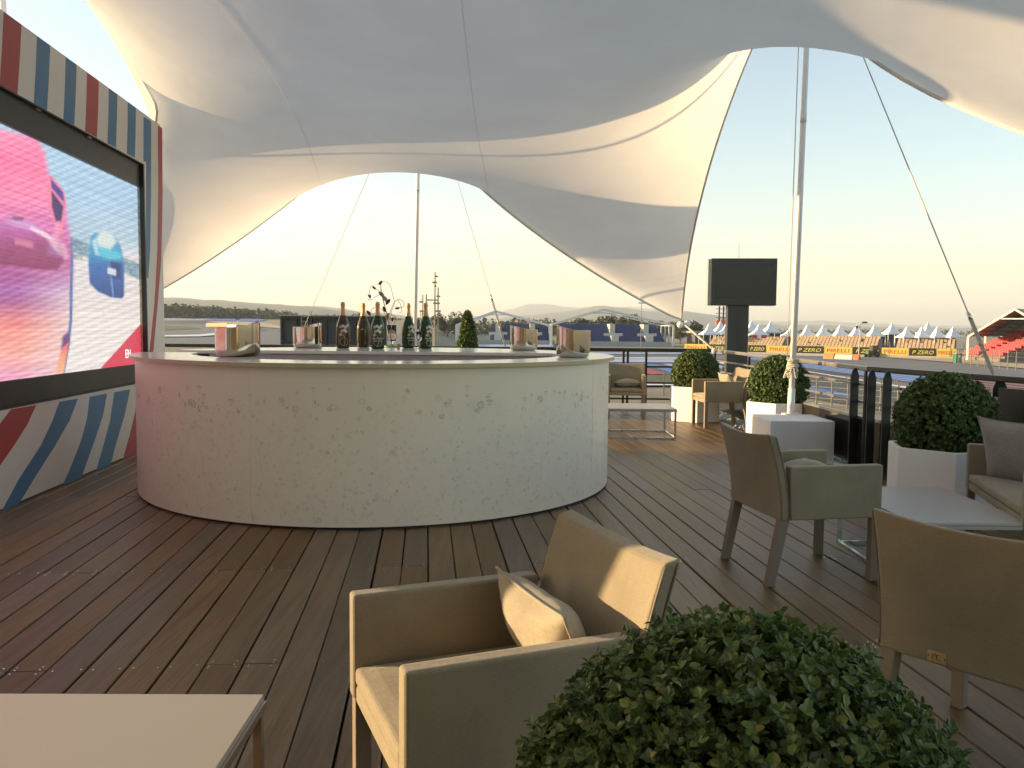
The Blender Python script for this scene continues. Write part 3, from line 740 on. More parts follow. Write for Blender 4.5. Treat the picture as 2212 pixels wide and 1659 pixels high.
# tensioners on the ropes
def tensioner(p, q, f0, f1, label):
    p = Vector(p); q = Vector(q); a = p.lerp(q, f0); b_ = p.lerp(q, f1); d = (b_-a).normalized(); s = d.cross(Vector((0,1,0))).normalized()
    o = thing('rope_tensioner', label, 'rope tackle', tuple(a), 0, 'rope tackles')
    L = (b_-a)
    for k in (-1, 1):
        MB().tube([s*k*.004, L*.12 + s*k*.013, L*.9 + s*k*.013, L + s*k*.005], .0065, 6).build('strand', MT['rope'], o, smooth=True)
    MB().tube([L*.02, L*.12], .016, 8).build('pulley', MT['chrome'], o, smooth=True)
    MB().tube([L*.50, L*.55], .022, 8).build('knot', MT['rope'], o, smooth=True)
    MB().tube([L*.62, L*.66], .020, 8).build('knot', MT['rope'], o, smooth=True)
tensioner(M3, TB3, .88, .995, 'doubled rope tackle above the dark pointed post on the right')
tensioner(M2, TB2, .82, .995, 'doubled rope tackle behind the bar beside the steel bucket')
# halyard along the right mast and the coil tied round it
hy0 = MAST3_B.lerp(M3, .96) + Vector((-.10,-.02,0)); coilp = MAST3_B + (M3-MAST3_B)*((gz(1706,785,0)*0 + atd(1706,785,MAST3_B.y)).z - MAST3_B.z)/(M3.z-MAST3_B.z)
rope(hy0, coilp + Vector((-.07,-.02,.05)), 'thin halyard hanging beside the right mast', .005, group='halyards')
co = thing('rope_coil', 'pale rope wound round the right mast in a bundle', 'rope', tuple(coilp))
rc = random.Random(3); pts = []
for i in range(150):
    a = i*.42; pts.append((math.cos(a)*(.05+.012*math.sin(i*.9)), math.sin(a)*(.05+.012*math.cos(i*.7)), -.055+.11*i/150 + .012*math.sin(i*.5)))
MB().tube(pts, .0105, 6).build('winding', MT['rope'], co, smooth=True)
for k in range(4):
    a = 2.4 + k*.9; pts = [(math.cos(a+.5*t-.5)*(.06+.035*math.sin(math.pi*t)), math.sin(a+.5*t-.5)*(.06+.035*math.sin(math.pi*t)), -.05-.11*math.sin(math.pi*t)) for t in [i/8 for i in range(9)]]
    MB().tube(pts, .007, 6).build('loop', MT['rope'], co, smooth=True)
MB().sphere((-.075,-.03,-.09), .017, 8, 6).build('toggle', MT['chrome'], co, smooth=True)
MB().tube([(-.05,-.04,-.08),(.05,-.045,-.08)], .012, 8).build('cleat', MT['chrome'], co, smooth=True)
# low corner of the canopy tied to the railing
TA = gz(1546, 760, 1.02)
fa = thing('canopy_corner_tie', 'rope and ball fittings tying the low canopy corner to the railing', 'rope', tuple(A_))
MB().sphere((-.03,-.04,-.06), .06, 12, 8).build('ball', MT['mastw'], fa, smooth=True)
MB().sphere((.10,-.02,-.05), .065, 12, 8).build('ball', MT['mastw'], fa, smooth=True)
dv = TA - A_
for k in (-1, 1):
    MB().tube([Vector((.04,0,-.05)), dv*.5 + Vector((.012*k,0,0)), dv*.96], .012, 6).build('strand', MT['rope'], fa, smooth=True)
MB().sphere(tuple(dv*.97), .05, 8, 6).build('knot', MT['rope'], fa, smooth=True)

# ================================================================== RAILING
rail = thing('terrace_railing', 'dark metal railing with tinted lower panels around the terrace edge', 'railing', tuple(RAIL_C))
def rl(mb): mb.v = [tuple(Vector(v) - RAIL_C) for v in mb.v]; return mb
RH = 1.02
def P3(p, z): return Vector((p.x, p.y, z))
rl(MB().bar(P3(RAIL_BL, RH), P3(RAIL_C, RH), .085, .06)).build('top_rail', MT['bronze'], rail, bevel=.01)
rl(MB().bar(P3(RAIL_C, RH+.003), P3(RAIL_K, RH), .075, .045)).build('top_rail', MT['railalu'], rail, bevel=.01)
rl(MB().bar(P3(RAIL_K, RH), P3(RAIL_F, RH), .085, .05)).build('top_rail', MT['bronze'], rail, bevel=.01)
for z in (.74, .47, .20):
    rl(MB().bar(P3(RAIL_BL, z), P3(RAIL_C, z), .035, .03)).build('mid_rail', MT['bronze'], rail)
for z in (.86, .69):
    rl(MB().bar(P3(RAIL_C, z), P3(RAIL_K, z), .025, .022)).build('mid_rail', MT['railalu'], rail)
    rl(MB().bar(P3(RAIL_K, z), P3(RAIL_E, z), .025, .022)).build('mid_rail', MT['railalu'], rail)
def post(p, w=.035, h=RH-.03, m='bronze'):
    MBp = MB().box(p.x-w/2-RAIL_C.x, p.x+w/2-RAIL_C.x, p.y-w/2-RAIL_C.y, p.y+w/2-RAIL_C.y, -.035, h); MBp.build('post', MT[m], rail)
xs = [gz(px, 862).x for px in (1352, 1360, 1399)]
for px in (300, 470, 640, 812, 980, 1150, 1352, 1361, 1400, 1500):
    q = RAIL_BL.lerp(RAIL_C, (px-330)/(1545-330)); post(q)
for f in (.0, .33, .66): post(RAIL_C.lerp(RAIL_K, f), .03)
n_ = Vector((RAIL_K.y-RAIL_C.y, -(RAIL_K.x-RAIL_C.x), 0)).normalized()
for i in range(3):
    a = RAIL_C.lerp(RAIL_K, i/3+.012); b_ = RAIL_C.lerp(RAIL_K, (i+1)/3-.012)
    rl(MB().slab([P3(a,.06), P3(b_,.06), P3(b_,.52), P3(a,.52)], n_, .012)).build('tinted_panel', MT['tint'], rail)
    rl(MB().bar(P3(a,.535), P3(b_,.535), .03, .025)).build('panel_cap', MT['railalu'], rail)
n2_ = Vector((RAIL_E.y-RAIL_K.y, -(RAIL_E.x-RAIL_K.x), 0)).normalized()
BL4 = gz(2151, 1020); 
fl = (gz(2151, 817, RH)-P3(RAIL_K,RH)).length/(RAIL_E-RAIL_K).length
for i, (f0, f1, zt) in enumerate([(.02, .33, .52), (.36, fl-.05, .52)]):
    a = RAIL_K.lerp(RAIL_E, f0); b_ = RAIL_K.lerp(RAIL_E, f1)
    rl(MB().slab([P3(a,.06), P3(b_,.06), P3(b_,zt), P3(a,zt)], n2_, .012)).build('tinted_panel', MT['tint'], rail)
    rl(MB().bar(P3(a,zt+.015), P3(b_,zt+.015), .03, .025)).build('panel_cap', MT['railalu'], rail)
for i in range(3):
    a = RAIL_K.lerp(RAIL_E, fl) + rdir*(1.3*i+.06); b_ = RAIL_K.lerp(RAIL_E, fl) + rdir*(1.3*(i+1)-.02)
    rl(MB().slab([P3(a,.05), P3(b_,.05), P3(b_,.95), P3(a,.95)], n2_, .02)).build('dark_panel', MT['dark'], rail)
    for z in (.80, .52):
        rl(MB().bar(P3(a,z)-n2_*.03, P3(b_,z)-n2_*.03, .025, .03)).build('mid_rail', MT['bronze'], rail)
# pointed flat posts
def blade(p, label, ang=0.0, w=.082, h=1.055):
    o = thing('pointed_post', label, 'post', (p.x, p.y, -.036), ang, 'dark pointed posts')
    pr = [(-w/2,0),(w/2,0),(w/2,h-.075),(w/2-.022,h-.012),(w/2-.034,h),(-w/2+.034,h),(-w/2+.022,h-.012),(-w/2,h-.075)]
    MB().slab([(x,-.01,z) for x, z in pr], (0,1,0), .02).build('blade', MT['dark'], o, bevel=.003)
    MB().box(-w/2-.02, w/2+.02, -.05, .05, 0, .012).build('foot', MT['dark'], o)
    return o
def onrail(px, side=.0):
    # where a pixel column crosses the near railing line, moved inwards
    r = ray(px, 800); n = Vector((rdir.y, -rdir.x, 0)); t = (RAIL_K).dot(n)/r.dot(n); q = r*t; q.z = 0
    return q
def before_rail(px, gap=.14):
    """on the deck side of the railing, where this column of the photo crosses it"""
    r = ray(px, 800); best = None
    for a0, b0 in ((RAIL_C, RAIL_K), (RAIL_K, RAIL_E)):
        e = b0-a0; n = Vector((e.y, -e.x, 0)); q = r*(a0.dot(n)/r.dot(n)); f = (q-a0).dot(e)/e.dot(e)
        if -.01 <= f <= 1.01: q.z = 0; best = q - Vector((r.x, r.y, 0)).normalized()*gap
    return best
for px, lab in ((1847, 'leftmost dark pointed post beside the white mast box'), (1884, 'dark pointed post in the middle of three by the mast box'), (1918, 'dark pointed post nearest the large round planter, third from the mast box')):
    blade(before_rail(px), lab, .12)
blade(before_rail(1871, .06), 'dark post turned edge-on among the pointed posts', 1.35)
q = P3(RAIL_K.lerp(RAIL_E, fl), 0) - n2_*.06
blade(q, 'dark pointed post at the right with the guy rope tied to it', math.atan2(rdir.y, rdir.x)+.9, .10, 1.05)

# ================================================================== BAR
BC = Vector((-1.22, 7.77, 0)); BR = 2.13; BZ = 1.14
fb = gz(800, 1145)
bd = Vector((fb.x, fb.y, 0)).length; tl, tr = math.atan((290-1106)/FPX), math.atan((1315-1106)/FPX)
am, ah = (tl+tr)/2, (tr-tl)/2
Dist = bd/(1-math.sin(ah)); BR = Dist*math.sin(ah); BC = Vector((Dist*math.sin(am), Dist*math.cos(am), 0))
print('bar', BC, BR)
bar = thing('round_bar', 'large round white bar counter with pale flower print on its front', 'bar', tuple(BC))
D2R = math.pi/180
def arc(r, a0, a1, n): return [(r*math.cos((a0+(a1-a0)*i/n)*D2R), r*math.sin((a0+(a1-a0)*i/n)*D2R)) for i in range(n+1)]
def ang_at(px):                                                   # angle on the front face seen at a pixel column
    best = None
    for i in range(1800, 3600):
        a = i/10*D2R; x = BC.x+BR*math.cos(a); y = BC.y+BR*math.sin(a)
        e = abs(CX + FPX*x/y*1.0 - px)
        if best is None or e < best[0]: best = (e, i/10)
    return best[1]
A_SEAM = ang_at(537); GAP0, GAP1 = 168.0, 187.0
def wallseg(a0, a1, name='front_panel', off=0.0):
    n = max(4, int((a1-a0)/2)); o = arc(BR+off, a0, a1, n); i_ = arc(BR-.03+off, a0, a1, n)
    MB().prism(o + i_[::-1], .018, BZ-.032).build(name, MT['bar'], bar)
    k = arc(BR-.012, a0, a1, n); k2 = arc(BR-.04, a0, a1, n)
    MB().prism(k + k2[::-1], 0.002, .0178).build('plinth', MT['dark'], bar)
for a0, a1 in ((GAP1, A_SEAM-.02), (A_SEAM+.02, A_SEAM+80), (A_SEAM+80.12, 372), (372.12, 440), (440.12, 360+GAP0)): wallseg(a0, a1)
# front counter: an open ring; seam where the photo shows one
CW = .44
def top(a0, a1, ro=BR+.045, ri=None):
    ri = BR-CW if ri is None else ri
    n = max(4, int((a1-a0)/2)); MB().prism(arc(ro, a0, a1, n) + arc(ri, a0, a1, n)[::-1], BZ-.031, BZ).build('counter_top', [MT['counter']], bar, bevel=.003)
    MB().prism(arc(ro+.0016, a0+.05, a1-.05, n) + arc(ro-.002, a0+.05, a1-.05, n)[::-1], BZ-.030, BZ-.0022).build('edge_band', MT['counter_edge'], bar)
S2 = ang_at(612)
A_CH = 375.0
top(GAP1, S2-.03); top(S2+.03, S2+70); top(S2+70.06, A_CH)
# deep back counter: chord in front, round behind
ch_l = gz(397, 752, BZ) - BC; ch_r = gz(1179, 761.5, BZ) - BC
outer = arc(BR+.045, A_CH+.1, 360+GAP0, 70)
rA = Vector((outer[0][0], outer[0][1])); inn = Vector((math.cos(A_CH*D2R), math.sin(A_CH*D2R)))*(BR-CW)
pl = outer + [((BR-.25)*math.cos(GAP0*D2R), (BR-.25)*math.sin(GAP0*D2R) - .02), (-1.2, .52), (0, .50), (1.0, .47), (inn.x, inn.y)]
MB().prism(pl, BZ-.031, BZ).build('back_counter', MT['counter'], bar, bevel=.003)
pl2 = [((BR-.30)*math.cos(GAP0*D2R), (BR-.30)*math.sin(GAP0*D2R) - .0), (-1.2, .54), (0, .52), (1.0, .49), (inn.x-.02, inn.y+.02)]
inner = MB()
for a, b_ in zip(pl2[:-1], pl2[1:]): inner.bar((a[0],a[1]+.03,(BZ-.03)/2), (b_[0],b_[1]+.03,(BZ-.03)/2), .02, BZ-.034)
inner.build('inner_panel', mat('inner_panel_lilac', (.50,.47,.50), .5), bar)
fi = arc(BR-CW+.03, GAP1+1, A_CH-3, 80); fi2 = arc(BR-CW+.05, GAP1+1, A_CH-3, 80)
MB().prism(fi2 + fi[::-1], .01, BZ-.033).build('inner_panel', MT['bar'], bar)
# end board of the left opening
e0 = Vector((math.cos(GAP1*D2R), math.sin(GAP1*D2R)))
MB().bar((e0.x*(BR-.035), e0.y*(BR-.035), BZ/2-.01), (e0.x*(BR-CW+.06), e0.y*(BR-CW+.06), BZ/2-.01), .02, BZ-.045).build('end_panel', MT['bar'], bar)
# flower print
fp = [MB(), MB(), MB()]; rp = random.Random(21)
def decal(mb, a, z, pts2, faces):
    mb.add([((BR+.0012)*math.cos(a + x/BR), (BR+.0012)*math.sin(a + x/BR), z+y) for x, y in pts2], faces)
def petal_flower(mb, a, z, s, n):
    for k in range(n):
        t = 2*math.pi*k/n + rp.random()*.3; cx_, cy_ = math.cos(t)*s*.62, math.sin(t)*s*.62
        decal(mb, a, z, [(cx_+math.cos(t+u*1.047)*s*.3, cy_+math.sin(t+u*1.047)*s*.3) for u in range(6)], [tuple(range(6))])
    decal(mb, a, z, [(math.cos(u*1.047)*s*.2, math.sin(u*1.047)*s*.2) for u in range(6)], [tuple(range(6))])
def star(mb, a, z, s, n):
    pts = []
    for k in range(2*n): r = s if k % 2 == 0 else s*.3; t = math.pi*k/n + .3; pts.append((math.cos(t)*r, math.sin(t)*r))
    decal(mb, a, z, pts, [tuple(range(2*n))])
def dot(mb, a, z, s): decal(mb, a, z, [(math.cos(u*1.047)*s*.5, math.sin(u*1.047)*s*.5) for u in range(6)], [tuple(range(6))])
def ringp(mb, a, z, s):
    n = 10
    pts = [(math.cos(u*2*math.pi/n)*s, math.sin(u*2*math.pi/n)*s*.8) for u in range(n)] + [(math.cos(u*2*math.pi/n)*s*.75, math.sin(u*2*math.pi/n)*s*.6) for u in range(n)]
    decal(mb, a, z, pts, [(u, (u+1) % n, n+(u+1) % n, n+u) for u in range(n)])
def leafp(mb, a, z, s):
    t = rp.random()*6.28; pts = [(-s,0),(-.3*s,.35*s),(.4*s,.3*s),(s,0),(.4*s,-.3*s),(-.3*s,-.35*s)]
    decal(mb, a, z, [(x*math.cos(t)-y*math.sin(t), x*math.sin(t)+y*math.cos(t)) for x, y in pts], [tuple(range(6))])
def sprig(mb, a, z, s):
    for k in range(5):
        t = -.6 + k*.3 + math.pi/2; dot(mb, a + math.cos(t)*s/BR, z + math.sin(t)*s, s*.42)
        decal(mb, a, z, [(0,-.6*s),(.05*s,-.6*s),(math.cos(t)*s*.9+.03*s, math.sin(t)*s*.9),(math.cos(t)*s*.9, math.sin(t)*s*.9)], [(0,1,2,3)])
for i in range(95):                                               # clear band of larger motifs
    a = rp.uniform(186, 354)*D2R; z = .86 + rp.gauss(0, .05); s = rp.uniform(.014, .027); k = rp.random(); mb = fp[0 if rp.random() < .6 else 1]
    if k < .3: petal_flower(mb, a, z, s*1.25, rp.choice((5,6,8)))
    elif k < .5: star(mb, a, z, s*1.1, rp.choice((4,5,6)))
    elif k < .60: dot(mb, a, z, s*.6)
    elif k < .66: ringp(mb, a, z, s)
    elif k < .85: sprig(mb, a, z, s*1.2)
    else: leafp(mb, a, z, s*1.2)
for i in range(2600):                                             # ever denser towards the floor
    a = rp.uniform(186, 354)*D2R; z = .05 + .82*(rp.random()**1.2); s = rp.uniform(.006, .016); k = rp.random(); mb = fp[2 if rp.random() < .8 else 1]
    if k < .35: petal_flower(mb, a, z, s*1.1, 5)
    elif k < .45: star(mb, a, z, s, 5)
    elif k < .55: dot(mb, a, z, s*.8)
    elif k < .60: ringp(mb, a, z, s)
    else: leafp(mb, a, z, s)
for mb, cc, nm in zip(fp, ((.66,.59,.49), (.725,.655,.55), (.80,.725,.61)), ('dark', 'mid', 'pale')):
    o = mb.build('flower_print', mat('print_'+nm, cc, .5, var=.12, scale=14), bar); o['kind'] = 'stuff'

# ================================================================== THINGS ON THE BAR
def bucket(p, r, h, rot, label):
    o = thing('wine_bucket', label, 'bucket', (p.x, p.y, BZ+.0005), rot, 'steel champagne buckets')
    n = 64; prof = [(.76,.004),(.80,.006),(.84,.014),(.88,.028),(.92,.050),(.955,.082),(.98,.125),(.995,.175),(1.0,.24),(1.0,.50),(1.0,.80)]
    def rim(t):                                                   # rim sweeps up to a crest and drops again
        u = (t/(2*math.pi)) % 1.0
        return .87 + .16*(.5-.5*math.cos(2*math.pi*u/.62)) if u < .62 else .87
    for nm, sc_, bot in (('shell', 1.0, True), ('lining', .975, False)):
        vs = []; fs = []
        for j in range(n):
            t = 2*math.pi*j/n; H = rim(t)
            col = [(a*r*sc_, b_*h*(1 if b_ < .5 else 1) + (0 if bot else .006)) for a, b_ in prof] + [((1.0)*r*sc_, H*h)]
            for a, z in col: vs.append((a*math.cos(t), a*math.sin(t)*.94, min(z, H*h)))
        k = len(prof)+1
        for j in range(n):
            j2 = (j+1) % n
            for i in range(k-1):
                q = (j*k+i, j2*k+i, j2*k+i+1, j*k+i+1); fs.append(q if bot else q[::-1])
        o0 = len(vs); vs += [vs[j*k] for j in range(n)]
        fs.append(tuple(o0+j for j in range(n-1,-1,-1)) if bot else tuple(o0+j for j in range(n)))
        MB().add(vs, fs).build(nm, MT['steel'], o, smooth=True)
    MB().tube([(math.cos(2*math.pi*j/n)*r*.9875, math.sin(2*math.pi*j/n)*r*.9875*.94, rim(2*math.pi*j/n)*h) for j in range(n)], r*.016, 6, closed=True).build('rim', MT['steel'], o, smooth=True)
    return o
bk1 = gz(514, 771, BZ); bk4 = gz(1238, 772, BZ)
def onring(px, ang_hint, r):
    return BC + Vector((r*math.cos(ang_hint*D2R), r*math.sin(ang_hint*D2R), 0))
bucket(bk1, .178, .262, -1.7, 'polished steel bucket at the front left of the bar, nearest the screen')
def ongap(px, d): q = atd(px, 750, d); return Vector((q.x, q.y, 0))
bucket(ongap(664, 9.15), .165, .262, -1.2, 'steel bucket on the back of the bar, left of the bottles')
bucket(ongap(1131, 8.95), .160, .255, 1.6, 'steel bucket on the back of the bar beside the cone tree')
bucket(bk4, .150, .262, 1.1, 'polished steel bucket at the front right end of the bar')

glassg = glass_material('bottle_green', (.03,.10,.035), .5, .05); glassa = glass_material('bottle_rose', (.10,.07,.03), .45, .05)
darkg = mat('bottle_label_green', (.008,.020,.010), .15, coat=.5)
foil = mat('gold_foil', (.55,.33,.16), .34, metal=.85, var=.12, scale=60, bump=.4, bscale=160)
flw = mat('enamel_white', (.70,.62,.60), .4); flp = mat('enamel_pink', (.62,.44,.38), .4); vine = mat('enamel_gold', (.55,.48,.32), .35)
BP = [(.0,.004),(.05,.0),(.066,.004),(.0725,.014),(.0735,.05),(.0735,.20),(.071,.235),(.064,.27),(.052,.305),(.040,.338),(.030,.368),(.0235,.395),(.0205,.42)]
FO = [(.0335,.357),(.0275,.383),(.0235,.405),(.0215,.43),(.0205,.455),(.0225,.462),(.0245,.470),(.0240,.480),(.0215,.484),(.0225,.492),(.0215,.500),(.015,.505),(.0,.507)]
def bottle(p, glass, label, face, sc=1.0, plain=False, text=False):
    o = thing('champagne_bottle', label, 'bottle', (p.x, p.y, BZ+.0005), face, 'large champagne bottles on the bar'); o.scale = (sc, sc, sc)
    gb_ = MB().lathe(BP, 28).build('glass_body', glass, o, smooth=True)
    MB().lathe([(r_*.93, z_+.004) for r_, z_ in BP[1:9]] + [(0, .30)], 20).build('wine', mat('wine_'+glass.name, (.02,.05,.015) if glass is glassg else (.05,.026,.012), .3), o, smooth=True)
    fo_ = MB().lathe(FO, 20).build('foil', foil, o, smooth=True)
    MB().lathe([(.0232,.474),(.0252,.476),(.0252,.479),(.0232,.481)], 16).build('neck_ring', foil, fo_, smooth=True)
    rr = .0741
    def cyl(a, z): return (rr*math.sin(a), -rr*math.cos(a), z)
    if plain:
        for a, z in ((-.3,.205),(-.1,.21)):
            d = MB(); d.add([cyl(a+math.cos(u)*.10, z+math.sin(u)*.007) for u in [k*1.047 for k in range(6)]], [tuple(range(6))]); d.build('enamel_flower', flw, gb_)
        return o
    rb = random.Random(int(p.x*1000))
    spots = [(-.55,.235),(-.2,.245),(.15,.232),(-.42,.19),(-.05,.20),(.22,.185),(-.6,.15),(.45,.25)]
    for k, (a, z) in enumerate(spots):
        d = MB()
        for w in range(5):
            t = 2*math.pi*w/5 + k
            d.add([cyl(a+math.cos(t)*.13+math.cos(u)*.11, z+math.sin(t)*.0095+math.sin(u)*.008) for u in [q*1.047 for q in range(6)]], [tuple(range(6))])
        d.build('enamel_flower', flw if k % 3 else flp, gb_)
    pts = [cyl(-.55+.012*i+.45*math.sin(i*.12), .18-.006*i) for i in range(26)]
    MB().tube(pts, .0022, 5).build('enamel_vine', vine, gb_)
    pts = [cyl(-.1+.6*math.cos(i*.25), .075+.045*math.sin(i*.25)) for i in range(26)]
    MB().tube(pts, .0016, 5).build('enamel_vine', vine, gb_)
    if text:
        for txt, z, s in (('Perrier-Jouët', .115, .026), ('Belle Epoque', .088, .018)):
            tm = text_mesh(txt, s, .25, .0004); tm.materials.append(flw)
            for v in tm.vertices: a = v.co.x/rr; v.co = Vector((rr*math.sin(a), -rr*math.cos(a) + v.co.y, v.co.z))
            ob = bpy.data.objects.new('lettering', tm); COL.objects.link(ob); ob.parent = gb_; ob.location = (0, 0, z)
    return o
def ontop(x, y): return gz(x, y, BZ)
for (x, y, gl, lab, face, plain, text) in [
    (741, 752.5, glassa, 'large brown-green champagne bottle, leftmost of the five on the bar', .25, False, False),
    (785, 750.5, glassa, 'large plain amber champagne bottle, second from the left on the bar', .0, True, False),
    (816, 754, glassg, 'large champagne bottle covered in white flowers, in front of the glass vase', .1, False, True),
    (882, 752, glassg, 'large dark green champagne bottle just left of the slim mast', .7, False, True),
    (919.5, 753.5, glassg, 'large dark green champagne bottle, rightmost of the five on the bar', .8, False, True)]:
    bottle(ontop(x, y), gl, lab, face + math.atan2(-ontop(x, y).x, ontop(x, y).y), 1.0, plain, text)
clear = glass_material('clear_glass', (.97,.98,.97), 1.0, .01)
# tall clear vase holding wire branches
vp = ontop(846, 750)
vz = thing('glass_vase', 'tall clear glass vase holding a wire branch ornament on the bar', 'vase', (vp.x, vp.y, BZ+.0005))
MB().lathe([(0,.0),(.075,.0),(.085,.004),(.085,.022),(.02,.028),(.022,.045),(.048,.075),(.056,.12),(.058,.26),(.0555,.26),(.0535,.12),(.045,.08),(.0,.07)], 28).build('glass', clear, vz, smooth=True)
MB().lathe([(0,.0006),(.095,.0006),(.095,.016),(.088,.018),(.088,.004),(0,.004)], 24).build('green_tray', mat('green_tray', (.12,.30,.14), .3), vz, smooth=True)
wire = mat('dark_wire', (.10,.085,.06), .4, metal=.7); wlf = mat('wire_leaf', (.055,.045,.032), .5, metal=.3); wlg = mat('silver_leaf', (.42,.41,.40), .35, metal=.6)
tr_ = thing('wire_branch', 'curling wire branches with small bird and leaf shapes in the glass vase', 'ornament', (vp.x, vp.y, BZ+.03))
def pxl(x, y, dy=0): q = atd(x, y, vp.y+dy) - Vector((vp.x, vp.y, BZ+.03)); return q
def curl(pts, r=.0028):
    P = [pxl(*p) for p in pts]; out = []
    for i in range(len(P)-1):
        p0, p1, p2, p3 = P[max(0,i-1)], P[i], P[i+1], P[min(len(P)-1, i+2)]
        for k in range(6):
            t = k/6; out.append(.5*((2*p1)+(p2-p0)*t+(2*p0-5*p1+4*p2-p3)*t*t+(3*p1-p0-3*p2+p3)*t**3))
    out.append(P[-1]); MB().tube(out, r, 5).build('wire', wire, tr_, smooth=True)
curl([(846,742),(841,705),(838,690),(834,672),(828,650),(824,634),(822,612)], .005)
curl([(842,700),(846,672),(852,655),(849,640),(843,618),(832,608),(823,612)])
curl([(838,690),(848,660),(858,648),(870,650),(872,662),(858,664)])
curl([(858,648),(864,655),(868,672),(862,676)]); curl([(838,688),(820,664),(804,668),(799,685),(808,694)])
curl([(826,632),(812,624),(803,616),(798,630),(801,640),(796,648),(806,646)]); curl([(824,634),(806,644)]); curl([(836,676),(848,680),(856,690),(850,700)])
curl([(822,612),(814,614)])
def leafshape(x, y, s, ang, m):
    c0 = pxl(x, y); mb = MB()
    pts = [(-1,0),(-.45,.42),(.1,.5),(.6,.3),(1,0),(.6,-.34),(.05,-.45),(-.5,-.3)]
    P = [c0 + Vector(((a*math.cos(ang)-b_*math.sin(ang))*s, .006*math.sin(a*2), (a*math.sin(ang)+b_*math.cos(ang))*s)) for a, b_ in pts]
    mb.slab(P, (0,1,0), .004).build('leaf', m, tr_)
for x, y, s, a, m in [(822,611,.035,1.0,wlf),(808,622,.03,-.6,wlf),(798,640,.03,-.9,wlf),(824,636,.05,-.7,wlg),(832,646,.05,-.9,wlg),(838,652,.045,1.0,wlf),(830,668,.04,-1.2,wlf),(796,676,.04,-.9,wlf),(837,684,.045,1.4,foil),(848,690,.03,1.5,wlf),(858,666,.03,.1,wlf)]:
    leafshape(x, y, s, a, m)
fl_ = ontop(906, 754)
fg = thing('champagne_glass', 'small clear stemmed glass between the right-hand bottles', 'glass', (fl_.x, fl_.y, BZ+.0005))
MB().lathe([(0,.0),(.032,.0),(.032,.003),(.004,.008),(.004,.075),(.02,.095),(.036,.13),(.040,.19),(.0388,.19),(.0345,.131),(.0,.10)], 22).build('glass', clear, fg, smooth=True)
cork = mat('cork', (.50,.34,.19), .9, var=.2, scale=80)
for x, y, lab in ((692, 751, 'champagne cork standing left of the leftmost bottle'), (861, 753, 'champagne cork standing left of the fourth bottle')):
    q = ontop(x, y); o = thing('cork', lab, 'cork', (q.x, q.y, BZ+.0005), 0, 'loose corks')
    MB().lathe([(0,0),(.017,0),(.0175,.004),(.0155,.028)], 14).build('stem', cork, o, smooth=True)
    MB().lathe([(.0155,.0282),(.021,.033),(.022,.045),(.018,.052),(0,.054)], 14).build('head', cork, o, smooth=True)

